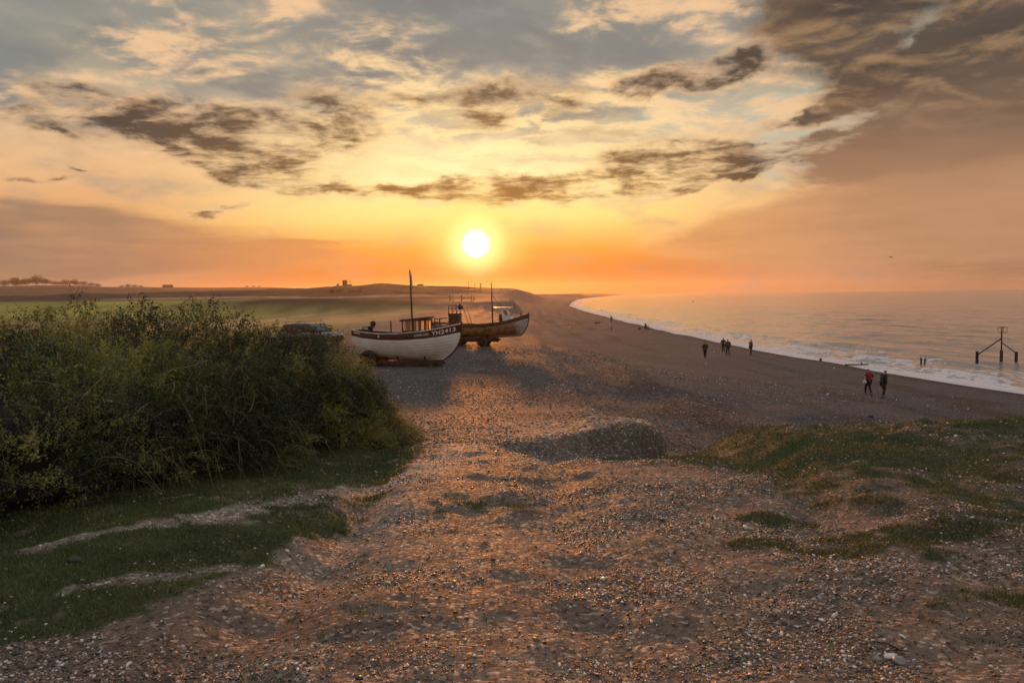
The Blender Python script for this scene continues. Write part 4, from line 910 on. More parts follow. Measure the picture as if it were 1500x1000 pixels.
# the pair nearest the camera
pr = person(ground_at(1272, 579, 52), R(20), "person in a deep red jacket and dark trousers walking, one hand raised", 1.72, .16, .03, lhand=(-.20, .10, 1.42), rhand=(.34, .04, 1.12), top=M_jred, coat=.86, group="walkers on the beach")
bg_ = ground_at(1272, 579, 52); bag = thing("shoulder_bag", bg_ + Vector((-.27, -.05, .88)), R(20), "small pale shoulder bag at the hip of the red jacket walker", "bag")
m = MB(); m.lathe((0, 0, 0), [(0, -.13), (.08, -.12), (.12, -.04), (.11, .08), (.05, .13), (0, .13)], 'z', 10); m.build("pouch", M_bag, bag)
m = MB(); m.tube([(0, 0, .1), (.06, .02, .32), (.16, .05, .52)], .016, 5); m.build("strap", M_bag, bag)
person(ground_at(1293.5, 581, 51), R(-70), "person in a short black jacket, head bowed, right of the red jacket walker", 1.74, .18, .06, lhand=(-.20, .22, .88), rhand=(.24, .02, .84), top=M_jblk, coat=.88, group="walkers on the beach", head_tilt=.05)
person(ground_at(1032.5, 522, 82), R(-30), "person all in black with legs apart, walking alone left of the others", 1.72, .28, .08, lhand=(-.22, .16, 1.0), rhand=(.24, .10, 1.0), top=M_jblk, coat=.80, group="walkers on the beach", head_tilt=.04)
person(ground_at(1059.5, 513, 91), R(-10), "person in a dark coat standing at the left of a close pair by the water", 1.74, .06, .03, lhand=(-.20, .12, 1.0), rhand=(.22, .14, 1.0), top=M_jblk, coat=.86, group="walkers on the beach")
person(ground_at(1066.5, 517, 87), R(15), "stocky person in a brown coat at the right of the close pair", 1.78, .14, .03, lhand=(-.26, .08, .95), rhand=(.28, .10, .95), top=M_jbrn, coat=.84, group="walkers on the beach")
person(ground_at(1099.5, 516, 88), R(-60), "person in a grey top stepping along by the foam, rightmost of the middle walkers", 1.72, .24, .02, lhand=(-.20, .2, 1.05), rhand=(.22, .05, 1.0), top=M_jgry, coat=.92, group="walkers on the beach", head_tilt=.03)
person(ground_at(895.3, 467.2, 190), R(-40), "far off person in a brown coat standing upright at the water's edge", 1.74, .05, .0, lhand=(-.16, .2, 1.15), rhand=(.18, .2, 1.15), top=M_jbrn, coat=.80)
# the angler
ab = ground_at(945, 481.5, 152)
person(ab, R(-62), "person sitting hunched in dark clothes beside a fishing rod on the shingle", 1.75, .1, .12, lhand=(-.12, .40, .72), rhand=(.16, .40, .70), top=M_jblk, coat=.90, seated=True, hood=True, hair=M_jblk)
M_rod = simple("pale_rod", (.30, .24, .18), .5, var=.2)
rodt = thing("fishing_rod", ab + Vector((.5, .1, 0)), 0, "long fishing rod on a rest leaning out over the sea beside the angler", "fishing rod")
m = MB(); m.tube([(-.1, 0, .35), (1.0, 0, 2.2), (2.2, 0, 3.9)], [.03, .022, .012], 6); m.build("rod", M_rod, rodt)
m = MB(); m.tube([(.35, -.3, 0), (.1, 0, .85)], .02, 5); m.tube([(.35, .3, 0), (.1, 0, .85)], .02, 5); m.tube([(-.3, 0, 0), (.1, 0, .85)], .02, 5); m.build("rod_rest", M_tar, rodt)
st_ = thing("tackle_box", ab + Vector((-1.05, .1, 0)), 0, "dark tackle box standing on the shingle behind the seated angler", "box")
m = MB(); m.box((0, 0, .22), (.46, .36, .40)); m.build("case", M_jblk, st_); m = MB(); m.box((0, 0, .45), (.5, .4, .06)); m.build("lid", M_tar, st_)
sb = thing("folding_stool", ab + Vector((-.05, 0, 0)), R(-62), "low dark folding seat under the angler", "seat")
m = MB(); m.box((0, 0, .38), (.46, .44, .07)); m.build("seat_pad", M_tar, sb)
for x, y in ((-.18, -.16), (.18, -.16), (-.18, .16), (.18, .16)): m = MB(); m.tube([(x, y, 0), (x, y, .36)], .018, 5); m.build("leg", M_tar, sb)
for (px, py, Y, s_, lab) in ((873, 468.5, 185, .55, "dark holdall dropped on the shingle left of the far off walker"), (877, 467.8, 187, .38, "smaller dark bag beside the holdall on the distant shingle")):
    c = ground_at(px, py, Y); o_ = thing("holdall", c, .4, lab, "bag"); m = MB(); m.lathe((0, 0, s_ * .35), [(0, -s_ * .7), (s_ * .35, -s_ * .62), (s_ * .4, 0), (s_ * .35, s_ * .62), (0, s_ * .7)], 'x', 10); m.build("bag_body", M_jblk, o_)
    m = MB(); m.tube([(-s_ * .3, 0, s_ * .7), (-s_ * .2, 0, s_ * .95), (s_ * .2, 0, s_ * .95), (s_ * .3, 0, s_ * .7)], .02, 5); m.build("handle", M_tar, o_)
# bird
c = at_depth(1305, 377, 120); bd = thing("seagull", c, R(30), "small dark gull gliding low in the sky over the sea", "bird")
pts = [Vector(p) for p in ((0, -.16, 0), (0, 0, 0), (0, .14, .02), (0, .22, .03), (-.20, .05, .10), (-.46, -.02, .04), (.20, .05, .10), (.46, -.02, .04), (0, -.27, 0))]
skin_mesh("body", pts, [(0, 1), (1, 2), (2, 3), (1, 4), (4, 5), (1, 6), (6, 7), (0, 8)], [.05, .07, .045, .02, (.06, .02), (.02, .008), (.06, .02), (.02, .008), (.06, .012)], M_jgry, bd, root=1)

# ------------------------------------------------------------------ pale litter and stones on the beach
M_flint = simple("pale_flint", (.66, .62, .58), .5, var=.15, vscale=12)
def stone(px, py, Y, s_, lab, mat=M_flint, cat="stone", name="stone", group=None, z=None):
    c = at_depth(px, py, Y); rs_ = random.Random(int(px * 7)); me = bpy.data.meshes.new(name); bm = __import__('bmesh').new()
    __import__('bmesh').ops.create_icosphere(bm, subdivisions=2, radius=1)
    for v in bm.verts:
        k = 1 + rs_.uniform(-.16, .16); v.co = Vector((v.co.x * s_ * k, v.co.y * s_ * .7 * k, v.co.z * s_ * .42 * k))
    bm.to_mesh(me); bm.free(); o_ = link_obj(name, me, mat, None, label=lab, category=cat)
    o_.location = (c.x, c.y, height1(c.x, c.y) + s_ * .2); o_.rotation_euler = (0, 0, rs_.uniform(0, 3))
    if group: o_['group'] = group
    for p_ in me.polygons: p_.use_smooth = True
    return o_
for (px, py, Y, s_, lab) in ((1213, 578.5, 50, .10, "white lump of litter on the dark shingle left of the red jacket walker's feet"), (1046, 512.5, 93, .12, "white speck of litter near the close pair of walkers"), (1034, 533.5, 74, .10, "white stone on the shingle in front of the lone black-clad walker"),
        (881, 472.5, 175, .20, "white stone shining on the distant shingle under the far off walker"), (834, 480.7, 150, .18, "white stone alone on the hazy part of the beach"), (953, 485.6, 145, .17, "pale stone just below the tackle box"), (976, 484.5, 146, .17, "pale stone right of the angler near the foam"), (1222, 534.3, 72, .12, "pale stone at the wet edge left of the beam")):
    stone(px, py, Y, s_, lab)
M_dk = simple("dark_damp_stone", (.035, .03, .028), .6, var=.3)
stone(110, 808, 4.95, .055, "small black stone lying on the grass strip at lower left", M_dk)
stone(1275, 606, 36, .20, "dark clump of weed on the shingle just beyond the grassy bank", M_dk, "weed", "seaweed_clump")
stone(1318, 958, 3.5, .045, "larger grey flint beside the stick in the track at lower right", simple("grey_flint", (.22, .19, .17), .5, var=.3, vscale=30))
stone(1305, 950, 3.55, .034, "pale flint touching the grey flint by the stick at lower right", M_flint)
c = at_depth(1306, 937, 3.62); m = MB(); zz = height1(c.x, c.y)
m.tube([(-.055, .07, .008), (-.01, .02, .018), (.03, -.03, .010), (.05, -.06, .016)], [.0035, .0045, .004, .002], 6); m.tube([(-.01, .02, .018), (.015, .03, .028)], [.0025, .0015], 5)
m.build("stick", M_brown, label="short dark stick lying on the earth at lower right", category="stick").location = (c.x, c.y, zz)
# ------------------------------------------------------------------ the big bushes on the left
def leaf_mat(name, c0, c1, c2):
    m, t, b, o = new_mat(name); a = attr(t, "tone", True)
    cr = ramp(t, a, [(0, c0 + (1,)), (.55, c1 + (1,)), (1, c2 + (1,))]); t.links.new(cr.k, b.inputs['Base Color']); b.inputs['Roughness'].default_value = .55
    tl = t.nodes.new('ShaderNodeBsdfTranslucent'); t.links.new(cr.k, tl.inputs[0]); mx = t.nodes.new('ShaderNodeMixShader'); mx.inputs[0].default_value = .35
    t.links.new(b.outputs[0], mx.inputs[1]); t.links.new(tl.outputs[0], mx.inputs[2]); t.links.new(mx.outputs[0], o.inputs[0]); return m
M_leaf = leaf_mat("bush_leaf", (.024, .040, .011), (.098, .120, .030), (.34, .32, .085))
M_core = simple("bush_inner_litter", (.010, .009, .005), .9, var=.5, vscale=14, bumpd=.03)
M_twig = leaf_mat("bush_twig", (.07, .045, .028), (.18, .135, .08), (.50, .42, .28))
def norm(a): return a / np.maximum(np.linalg.norm(a, axis=-1, keepdims=True), 1e-9)
def ell_inside(p, E, k=1.0):
    r = np.full(len(p), 9.0)
    for (cx, cy_, cz_, rx, ry, rz) in E: r = np.minimum(r, np.sqrt(((p[:, 0] - cx) / rx) ** 2 + ((p[:, 1] - cy_) / ry) ** 2 + ((p[:, 2] - cz_) / rz) ** 2))
    return r
def shell_points(E, n, rg, deep=.30):
    area = np.array([rx * ry + ry * rz + rx * rz for (_, _, _, rx, ry, rz) in E]); pr_ = area / area.sum()
    P_, N_ = [], []
    k = rg.choice(len(E), n, p=pr_); d = norm(rg.normal(size=(n, 3))); d[:, 2] = np.abs(d[:, 2]) * np.where(rg.random(n) < .78, 1, -1); d = norm(d)
    e = np.array(E)[k]; depth = 1 - deep * rg.random(n) ** 1.6
    lump = 1 + .26 * (fbm(d[:, 0] * 4.5 + e[:, 0] * 3, d[:, 2] * 4.5 + d[:, 1] * 5 + e[:, 1], 3, 500) - .5) * 2
    p = e[:, :3] + d * e[:, 3:] * (depth * lump)[:, None]; nrm = norm(d / e[:, 3:])
    # keep points near the outer skin of the union
    r = ell_inside(p, E); keep = r > .70
    return p[keep], nrm[keep], depth[keep]
def shoots(p, nrm, depth, rg, L=(.12, .30), leaves=22, leaf=.026, up_=.35, droop=.25):
    n = len(p); d = norm(nrm * .9 + rg.normal(size=(n, 3)) * .55 + np.array([0, 0, up_])); ln = rg.uniform(*L, n)
    side = norm(np.cross(d, rg.normal(size=(n, 3)))); bend = rg.uniform(-.35, .35, n)
    tt = np.linspace(.05, 1, leaves)[None, :]
    c = p[:, None, :] + d[:, None, :] * (tt * ln[:, None])[..., None] + side[:, None, :] * (bend[:, None] * ln[:, None] * tt ** 2)[..., None]
    c[..., 2] -= droop * ln[:, None] * tt ** 2
    c = c + rg.normal(size=c.shape) * leaf * .5
    q = c.reshape(-1, 3); m = len(q); ax = norm(np.repeat(d, leaves, 0) * .7 + rg.normal(size=(m, 3)) * .7); sd_ = norm(np.cross(ax, rg.normal(size=(m, 3))))
    sz = leaf * rg.uniform(.5, 1.3, m); a = q; b_ = q + ax * sz[:, None] * .5 + sd_ * sz[:, None] * .26; c2 = q + ax * sz[:, None]; d2 = q + ax * sz[:, None] * .5 - sd_ * sz[:, None] * .26
    v = np.stack([a, b_, c2, d2], 1).reshape(-1, 3); f = np.arange(4 * m).reshape(m, 4)
    clump = fbm(p[:, 0] * 1.9 + p[:, 1], p[:, 2] * 1.9 + p[:, 1] * 1.3, 3, 510)
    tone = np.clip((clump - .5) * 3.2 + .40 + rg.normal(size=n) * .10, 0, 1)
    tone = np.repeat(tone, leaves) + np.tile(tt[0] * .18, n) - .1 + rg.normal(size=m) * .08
    return v, f, np.repeat(np.clip(tone, 0, 1), 4)
def twigs(p, nrm, rg, L, r=.004, seg=7, up_=.4, droop=.8):
    n = len(p); d = norm(nrm * .7 + rg.normal(size=(n, 3)) * .6 + np.array([0, 0, up_])); ln = rg.uniform(*L, n); side = norm(np.cross(d, rg.normal(size=(n, 3))))
    b1 = rg.uniform(-.5, .5, n); ph = rg.uniform(0, 6, n); V_, F_ = [], []; tt = np.linspace(0, 1, seg); C = []
    for t_ in tt:
        c = p + d * (t_ * ln)[:, None] + side * (b1 * ln * t_ ** 2 + .04 * ln * np.sin(ph + t_ * 9))[:, None]; c[:, 2] -= droop * ln * t_ ** 2.2; C.append(c)
    C = np.stack(C, 1); u = side; w = norm(np.cross(d, side)); rr = (r * rg.uniform(.6, 1.5, n))[:, None] * (1 - .75 * tt)[None, :]
    rings = np.stack([C + u[:, None, :] * (rr * math.cos(a))[..., None] + w[:, None, :] * (rr * math.sin(a))[..., None] for a in (0, 2.094, 4.189)], 2)
    v = rings.reshape(-1, 3); base = (np.arange(n)[:, None] * seg + np.arange(seg - 1)[None, :]) * 3; f = []
    for k in range(3): f.append(np.stack([base + k, base + (k + 1) % 3, base + 3 + (k + 1) % 3, base + 3 + k], -1).reshape(-1, 4))
    return v, np.concatenate(f), np.repeat(np.clip(rg.normal(.5, .25, n), 0, 1), seg * 3)
def bush(name, E, label, nshoot, seed, ntw, leaf=.026, wisps=60):
    rg = np.random.default_rng(seed); root = thing(name, (E[0][0], E[0][1], height1(E[0][0], E[0][1])), 0, label, "bush", "bushes beside the track"); ofs = np.array(root.location)
    p, nr, dp = shell_points(E, nshoot, rg)
    gz_ = height(p[:, 0], p[:, 1]); k = p[:, 2] > gz_ - .05; p, nr, dp = p[k], nr[k], dp[k]
    v, f, tn = shoots(p, nr, dp, rg, leaf=leaf)
    p2, n2, _ = shell_points(E, wisps, rg, .05); k = n2[:, 2] > .15; p2, n2 = p2[k], n2[k]                  # sprays that break the outline
    v2, f2, t2 = shoots(p2, n2, None, rg, L=(.15, .32), leaves=26, leaf=leaf * .9, up_=.6, droop=.2); f2 = f2 + len(v)
    me = raw_mesh("foliage", np.concatenate([v, v2]) - ofs, np.concatenate([f, f2]), False); vfloat(me, "tone", np.concatenate([tn, t2])); link_obj("foliage", me, M_leaf, root)
    p, nr, _ = shell_points(E, ntw, rg, .12); k = p[:, 2] > height(p[:, 0], p[:, 1]); p, nr = p[k], nr[k]
    v, f, tn = twigs(p, nr, rg, (.25, .85)); p3, n3, _ = shell_points(E, ntw // 4, rg, .04); k = n3[:, 2] > .2; p3, n3 = p3[k], n3[k]
    v3, f3, t3 = twigs(p3, n3, rg, (.2, .42), .003, up_=.6, droop=.15)
    me = raw_mesh("twigs", np.concatenate([v, v3]) - ofs, np.concatenate([f, f3 + len(v)])); vfloat(me, "tone", np.concatenate([tn, t3])); link_obj("twigs", me, M_twig, root)
    # inner thicket
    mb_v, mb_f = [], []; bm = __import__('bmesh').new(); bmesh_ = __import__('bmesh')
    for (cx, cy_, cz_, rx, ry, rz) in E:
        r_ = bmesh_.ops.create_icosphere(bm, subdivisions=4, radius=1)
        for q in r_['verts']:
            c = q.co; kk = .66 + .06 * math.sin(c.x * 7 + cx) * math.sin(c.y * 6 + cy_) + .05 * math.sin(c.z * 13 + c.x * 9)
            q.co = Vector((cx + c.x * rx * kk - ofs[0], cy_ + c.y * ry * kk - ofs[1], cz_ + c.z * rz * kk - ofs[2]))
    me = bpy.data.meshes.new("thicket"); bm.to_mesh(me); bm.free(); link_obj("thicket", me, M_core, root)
    # stems at the foot
    rr_ = random.Random(seed)
    for i in range(4 if nshoot > 2000 else 0):
        e = E[rr_.randrange(len(E))]; x, y = e[0] + rr_.uniform(-.15, .15) * e[3], e[1] + rr_.uniform(-.15, .15) * e[4]; z = height1(x, y) - .1; sm = MB()
        sm.tube([(x - ofs[0], y - ofs[1], z - ofs[2]), (x - ofs[0] + rr_.uniform(-.1, .1), y - ofs[1] + rr_.uniform(-.1, .1), z + .3 - ofs[2]), (x - ofs[0] + rr_.uniform(-.25, .25), y - ofs[1] + rr_.uniform(-.25, .25), z + .6 - ofs[2])], [.04, .03, .015], 6)
        sm.build("stem", M_brown, root)
    return root
EA = [(-5.15, 6.9, 5.35, 1.75, 1.9, 1.24), (-5.9, 5.0, 5.4, 1.9, 1.9, 1.28), (-6.6, 8.0, 5.3, 1.8, 1.9, 1.30), (-4.45, 8.1, 5.25, 1.35, 1.4, 1.22)]
EB = [(-4.15, 9.7, 5.2, 1.40, 1.35, 1.52), (-5.4, 9.9, 5.2, 1.5, 1.5, 1.45), (-3.55, 9.2, 4.95, 1.05, 1.1, 1.05), (-4.0, 8.7, 5.0, 1.1, .9, 1.2)]
EC = [(-3.35, 11.0, 4.95, 1.15, 1.2, 1.42), (-2.85, 11.6, 4.85, .95, 1.1, 1.46), (-4.2, 11.4, 5.0, 1.2, 1.3, 1.2), (-2.5, 12.2, 4.6, .68, .9, 1.20), (-2.25, 12.3, 4.5, .45, .7, .98), (-2.0, 12.3, 4.5, .35, .6, .5)]
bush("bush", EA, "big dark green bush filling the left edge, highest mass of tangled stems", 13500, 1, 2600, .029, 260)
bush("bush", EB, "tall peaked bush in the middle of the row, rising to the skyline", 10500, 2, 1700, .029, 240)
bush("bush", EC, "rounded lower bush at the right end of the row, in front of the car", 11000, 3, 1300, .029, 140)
ED = [(-2.0, 12.0, 4.62, .28, .4, .22), (-1.85, 12.9, 4.5, .3, .5, .25), (-2.1, 11.5, 4.72, .3, .4, .22)]
bush("low_bush", ED, "low scrubby tuft with bare twigs at the foot of the bushes beside the track", 1100, 5, 130, .02, 16)

# ------------------------------------------------------------------ turf, pebbles
M_blade = leaf_mat("grass_blade", (.034, .058, .014), (.105, .135, .034), (.27, .24, .09))
rg = np.random.default_rng(77)
def scatter(n, r0_, r1_, a0, a1, pw=.0):
    r = r0_ * (r1_ / r0_) ** rg.random(n); a = np.radians(rg.uniform(a0, a1, n)); return np.sin(a) * r, np.cos(a) * r
gxp, gyp = scatter(900000, 2.6, 15.5, -44, 44)
gzp = height(gxp, gyp); tu, shh, ld, _ = cover(gxp, gyp, gzp)
k = rg.random(len(gxp)) < tu ** 1.5 * np.minimum(1, (np.hypot(gxp, gyp) / 15) ** .5); gxp, gyp, gzp = gxp[k], gyp[k], gzp[k]; n = len(gxp)
lean_ = rg.normal(size=(n, 2)) * .6; h_ = rg.uniform(.008, .026, n) * (.5 + fbm(gxp / .25, gyp / .25, 3, 600) * 1.3) * np.where(rg.random(n) < .03, 1.9, 1); wd = rg.uniform(.0014, .0030, n) * (1 + np.hypot(gxp, gyp) / 8); an_ = rg.uniform(0, 3.14, n)
b0 = np.stack([gxp - np.cos(an_) * wd, gyp - np.sin(an_) * wd, gzp - .004], 1); b1 = np.stack([gxp + np.cos(an_) * wd, gyp + np.sin(an_) * wd, gzp - .004], 1)
tp = np.stack([gxp + lean_[:, 0] * h_, gyp + lean_[:, 1] * h_, gzp + h_], 1)
me = raw_mesh("grass", np.stack([b0, b1, tp], 1).reshape(-1, 3), np.arange(3 * n).reshape(n, 3), False)
tn = np.clip(fbm(gxp / .5, gyp / .5, 3, 610) * .9 + rg.normal(size=n) * .18 + .1 * (gxp > 0), 0, 1); tn = np.where(gxp > .5, np.where(rg.random(n) < .50, tn * .30, np.where(rg.random(n) < .45, .62 + .38 * rg.random(n), tn * .8)), tn); vfloat(me, "tone", np.repeat(tn, 3))
link_obj("grass", me, M_blade, kind='stuff', label="short turf growing in patches beside the track and along the bank")
print("blades", n)

M_peb, t, b, o = new_mat("pebble_stone"); pc = attr(t, "Tint"); t.links.new(mixc(t, noise(t, objco(t), 60, 3).step(.2, .8), pc, mixc(t, .75, (0, 0, 0, 1), pc)).k, b.inputs['Base Color']); b.inputs['Roughness'].default_value = .42; b.inputs['Specular IOR Level'].default_value = .5
phi = (1 + 5 ** .5) / 2
ICO = norm(np.array([(-1, phi, 0), (1, phi, 0), (-1, -phi, 0), (1, -phi, 0), (0, -1, phi), (0, 1, phi), (0, -1, -phi), (0, 1, -phi), (phi, 0, -1), (phi, 0, 1), (-phi, 0, -1), (-phi, 0, 1)], float))
ICF = np.array([(0, 11, 5), (0, 5, 1), (0, 1, 7), (0, 7, 10), (0, 10, 11), (1, 5, 9), (5, 11, 4), (11, 10, 2), (10, 7, 6), (7, 1, 8), (3, 9, 4), (3, 4, 2), (3, 2, 6), (3, 6, 8), (3, 8, 9), (4, 9, 5), (2, 4, 11), (6, 2, 10), (8, 6, 7), (9, 8, 1)])
def pebbles(name, x, y, size, label, bright=.5, sink=.25, cool=0.0):
    n = len(x); z = height(x, y); sc = size[:, None] * np.stack([rg.uniform(.7, 1.3, n), rg.uniform(.55, 1.0, n), rg.uniform(.35, .7, n)], 1)
    v = ICO[None] * (1 + rg.uniform(-.22, .22, (n, 12, 1))) * sc[:, None, :]
    a = rg.uniform(0, 6.28, n); ca, sa = np.cos(a)[:, None], np.sin(a)[:, None]; tl_ = rg.normal(size=n)[:, None] * .3
    vx = v[..., 0] * ca - v[..., 1] * sa; vy = v[..., 0] * sa + v[..., 1] * ca; vz = v[..., 2] + v[..., 0] * tl_
    v = np.stack([vx + x[:, None], vy + y[:, None], vz + (z + sc[:, 2] * (1 - 2 * sink))[:, None]], -1).reshape(-1, 3)
    f = (ICF[None] + (np.arange(n) * 12)[:, None, None]).reshape(-1, 3)
    me = raw_mesh(name, v, f, True); q = rg.random(n); hue = rg.random(n)[:, None]
    base_ = np.where((q < bright * .35)[:, None], np.array([[.74, .67, .60]]), np.where((q < bright)[:, None], np.array([[.27, .185, .125]]), np.where((q < .85)[:, None], np.array([[.15, .10, .070]]), np.array([[.030, .025, .023]]))))
    base_ = mix(base_, base_.mean(1, keepdims=True) * np.array([[.98, 1.0, 1.05]]) * .85, cool)
    c = base_ * (.75 + .5 * rg.random((n, 1))) * mix(np.array([[1.06, .97, .88]]), np.array([[.95, 1.0, 1.08]]), hue); vcol(me, "Tint", np.repeat(c, 12, 0))
    return link_obj(name, me, M_peb, kind='stuff', label=label)
x, y = scatter(190000, 2.7, 13.2, -40, 40); z = height(x, y); tu, shh, ld, _ = cover(x, y, z); d_ = fbm(x / .7, y / .7, 4, 620)
k = (rg.random(len(x)) < (1 - tu * .78) * (.08 + .66 * ss(d_, .42, .68)) * (1 - .55 * np.exp(-((x + .3) / 1.1) ** 2))) ; x, y = x[k], y[k]; r = np.hypot(x, y)
s_ = .0022 + .0068 * rg.random(len(x)) ** 3.0 + .0008 * r; big = rg.random(len(x)) < .008; s_ = np.where(big, s_ * 2.0, s_)
pebbles("track_pebbles", x, y, s_, "loose flint pebbles and grit strewn over the earth track", .42)
x, y = scatter(90000, 12.2, 60, -20, 30); t_ = shoreX(y) - x; k = (t_ > 2) & ~((x > 2.4) & (y < 14)) & (rg.random(len(x)) < ss(fbm(x / 4, y / 4, 3, 630), .2, .6)) & (x > -9) & ~((x > .1) & (x < 2.8) & (y < 14.6) & (rg.random(len(x)) < .85))
x, y = x[k], y[k]; r = np.hypot(x, y); pebbles("beach_pebbles", x, y, (.007 + .016 * rg.random(len(x)) ** 2) * (.6 + r / 30), "flint shingle strewn along the beach", .16, cool=.8)

# ------------------------------------------------------------------ far skyline
M_ftree = leaf_mat("far_tree_leaf", (.010, .012, .006), (.024, .026, .012), (.05, .045, .02)); M_bark = simple("tree_bark", (.03, .022, .016), .9)
def far_tree(px, ytop, Y, w_px, label, group, seed, lean_=.0, name="tree"):
    rg_ = np.random.default_rng(seed); c = at_depth(px, ytop, Y); g = height1(c.x, c.y); H = max(3.0, c.z - g); W = w_px / FPX * Y / 2
    root = thing(name, (c.x, c.y, g), 0, label, "tree", group)
    tr = MB(); tr.tube([(0, 0, -.5), (lean_ * H * .2, 0, H * .35), (lean_ * H * .5, 0, H * .75)], [H * .035, H * .028, H * .012], 7)
    for i in range(5):
        a = i * 1.3; z0 = H * (.3 + .08 * i); tr.tube([(lean_ * z0 * .5, 0, z0), (math.cos(a) * W * .5 + lean_ * H * .3, math.sin(a) * W * .5, z0 + H * .22)], [H * .016, H * .006], 5)
    tr.build("trunk", M_bark, root)
    E = [(lean_ * H * .5 + rg_.uniform(-.45, .45) * W, rg_.uniform(-.4, .4) * W, H * rg_.uniform(.28, .68), W * rg_.uniform(.4, .75), W * rg_.uniform(.4, .6), H * rg_.uniform(.22, .34)) for _ in range(9)] + [(lean_ * H * .5, 0, H * .72, W * .5, W * .5, H * .27)]
    e = np.array(E)[rg_.integers(0, len(E), 900)]; d = norm(rg_.normal(size=(900, 3))); p = e[:, :3] + d * e[:, 3:] * rg_.uniform(.5, 1.05, 900)[:, None]
    s_ = H * .05 * rg_.uniform(.6, 1.5, 900)[:, None]; a = norm(rg_.normal(size=(900, 3))) * s_; b_ = norm(rg_.normal(size=(900, 3))) * s_
    v = np.stack([p - a, p - b_ * .6, p + a, p + b_ * .6], 1).reshape(-1, 3); me = raw_mesh("crown", v, np.arange(3600).reshape(900, 4), False); vfloat(me, "tone", np.repeat(rg_.random(900), 4)); link_obj("crown", me, M_ftree, root)
W1 = 1750
wood = [(-14, 409, 26), (6, 408, 22), (22, 405, 24), (38, 406, 20), (66, 407, 18), (80, 410, 20), (96, 409, 22), (110, 408, 18), (122, 411, 18), (134, 413, 16), (144, 414.5, 14), (30, 409, 30), (88, 412, 26)]
for i, (px, yt, w_) in enumerate(wood): far_tree(px, yt, W1 + (i % 3) * 25, w_, "dark tree in the crowded wood on the far left hilltop", "trees in the hilltop wood", 900 + i)
far_tree(52, 401.5, W1, 26, "tallest windswept tree in the wood on the far left hilltop", "trees in the hilltop wood", 931, .25)
for i, (px, yt, w_) in enumerate([(178, 417.5, 10), (187, 415.5, 13), (197, 416, 12), (206, 417.5, 12)]): far_tree(px, yt, W1, w_, "small dark tree in the short clump right of the hilltop wood", "trees in the short skyline clump", 950 + i)
for i, (px, yt, w_) in enumerate([(362, 418, 9), (371, 418.2, 8), (380, 418.4, 7)]): far_tree(px, yt, 1750, w_, "low bushy tree on the bare skyline between the barn and the lookout", "trees in the tiny skyline row", 960 + i)
far_tree(495, 417.0, 705, 5, "single wind-cut bush on the ridge just left of the lookout tower", None, 971, 0, "shrub")
for i, (px, yt, w_) in enumerate([(486, 426.5, 12), (497, 427, 16), (514, 426.2, 16), (526, 427, 12)]): far_tree(px, yt, 560, w_, "dark scrub bush on the slope below the lookout tower", "scrub below the lookout", 980 + i, 0, "shrub")
M_conc = simple("dark_concrete", (.055, .045, .038), .85, var=.3, vscale=.8); M_dark = simple("dark_opening", (.008, .007, .006), .9)
def place(px, Y): c = at_depth(px, 425, Y); return Vector((c.x, c.y, height1(c.x, c.y)))
c = place(505.5, 700); lt = thing("lookout_tower", c, 0, "square lookout tower with a lower block joined at its right, alone on the ridge", "tower")
zt = at_depth(505, 410.8, 700).z - c.z; za = at_depth(511, 416.8, 700).z - c.z
m = MB(); m.box((0, 0, zt / 2 - 1), (3.6, 3.6, zt + 2)); m.box((0, 0, zt + .1), (3.9, 3.9, .3)); m.build("tower_wall", M_conc, lt)
m = MB(); m.box((3.7, .3, za / 2 - 1), (3.8, 4.2, za + 2)); m.box((3.75, .3, za + .08), (4.1, 4.5, .22)); m.build("annex", M_conc, lt)
for x, z in ((-.9, zt - 1.2), (.7, zt - 1.2)): m = MB(); m.box((x, -1.82, z), (.9, .08, .7)); m.build("window", M_dark, lt)
m = MB(); m.tube([(4.6, 0, za), (4.6, 0, za + 2.6)], .12, 5); m.lathe((4.6, 0, za + 2.8), [(0, -.5), (.8, -.3), (.9, 0), (.5, .4), (0, .5)], 'z', 8); m.build("radar_mast", M_conc, lt)
c = place(616, 700); hu = thing("hut", c, 0, "small flat roofed hut low on the ridge right of the tall mast", "hut"); zt = at_depth(616, 417.2, 700).z - c.z + .5
m = MB(); m.box((0, 0, zt / 2 - .5), (5.0, 3.5, zt + 1)); m.box((-3, 0, zt / 2 - 1), (3, 3, zt)); m.build("wall", M_conc, hu); m = MB(); m.box((0, 0, zt + .1), (5.4, 3.9, .25)); m.build("roof", M_dark, hu)
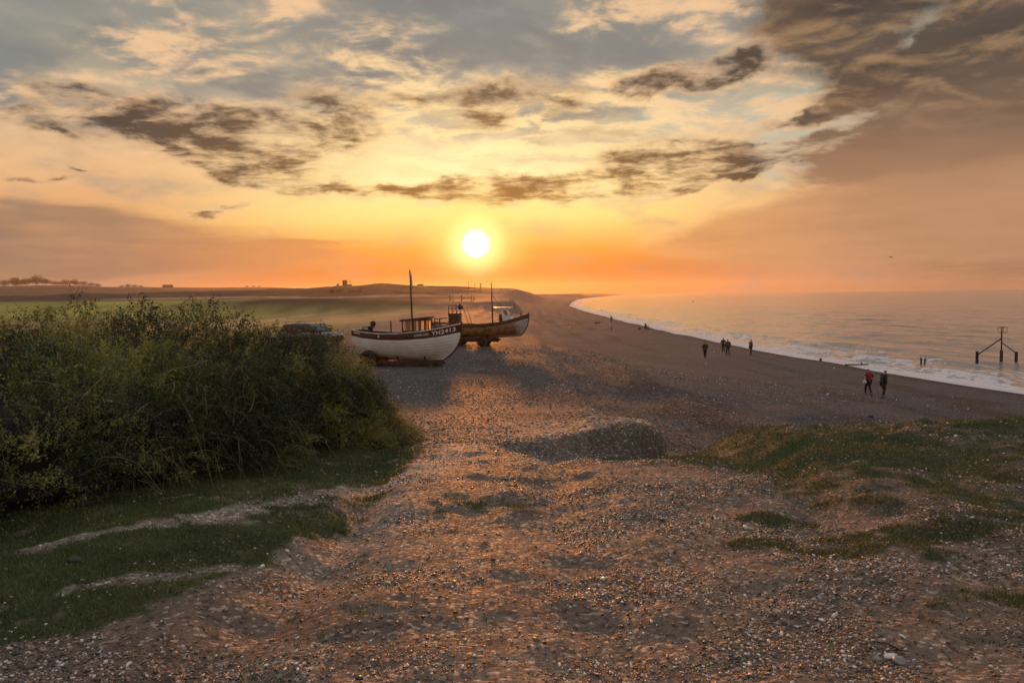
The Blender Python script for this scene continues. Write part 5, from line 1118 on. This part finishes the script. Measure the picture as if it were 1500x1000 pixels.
c = place(246, 1750); bn = thing("barn", c, 0, "long low barn with a pitched roof on the skyline right of the wood", "barn"); zt = max(4.5, at_depth(246, 416.8, 1750).z - c.z)
m = MB(); m.box((0, 0, zt * .3 - 1), (20, 9, zt * .6 + 2)); m.build("wall", M_conc, bn)
m = MB(); m.add([(-10.5, -5, zt * .6), (10.5, -5, zt * .6), (10.5, 5, zt * .6), (-10.5, 5, zt * .6), (-9.5, 0, zt), (9.5, 0, zt)], [(0, 1, 5, 4), (2, 3, 4, 5), (1, 2, 5), (3, 0, 4), (3, 2, 1, 0)]); m.build("roof", M_dark, bn)
for (px, yt, w_, lab) in ((686.5, 413.5, .28, "thin tall mast, leftmost of three on the hazy ridge"), (695.2, 416.8, .30, "shortest middle mast of three on the hazy ridge"), (704.2, 416.0, .75, "thick short mast with a box on top, rightmost of three on the ridge")):
    c = place(px, 640); zt = at_depth(px, yt, 640).z - c.z; ma = thing("mast", c, 0, lab, "mast", "masts on the ridge"); m = MB(); m.tube([(0, 0, -.5), (0, 0, zt)], [w_ * .8, w_ * .4], 6); m.build("pole", M_conc, ma); m = MB(); m.box((0, 0, zt), (w_ * 2.2, w_ * 2, .8)); m.build("head", M_conc, ma)
for i, (px, yt) in enumerate([(659, 431.5), (676, 431.5), (690.5, 433), (694, 433.5)]):
    c = place(px, 255); zt = at_depth(px, yt, 255).z - c.z
    po_ = MB(); po_.tube([(0, 0, -.4), (.03, 0, zt * .5), (-.02, 0, zt)], [.16, .14, .12], 7); po_.box((0, 0, zt - .2), (.4, .25, .12))
    po_.build("fence_post", M_brown, label="weathered fence post on the hazy low cliff behind the brown boat", category="post", group="fence posts on the low cliff").location = c
a, b_ = place(676, 255), place(690.5, 255); m = MB(); m.tube([a + Vector((0, 0, 1.2)), (a + b_) / 2 + Vector((0, 0, 1.1)), b_ + Vector((0, 0, 1.0))], .05, 5); m.tube([a + Vector((0, 0, .6)), b_ + Vector((0, 0, .5))], .04, 5); m.build("fence_rail", M_brown, label="pair of thin rails slung between two fence posts on the low cliff", category="fence")
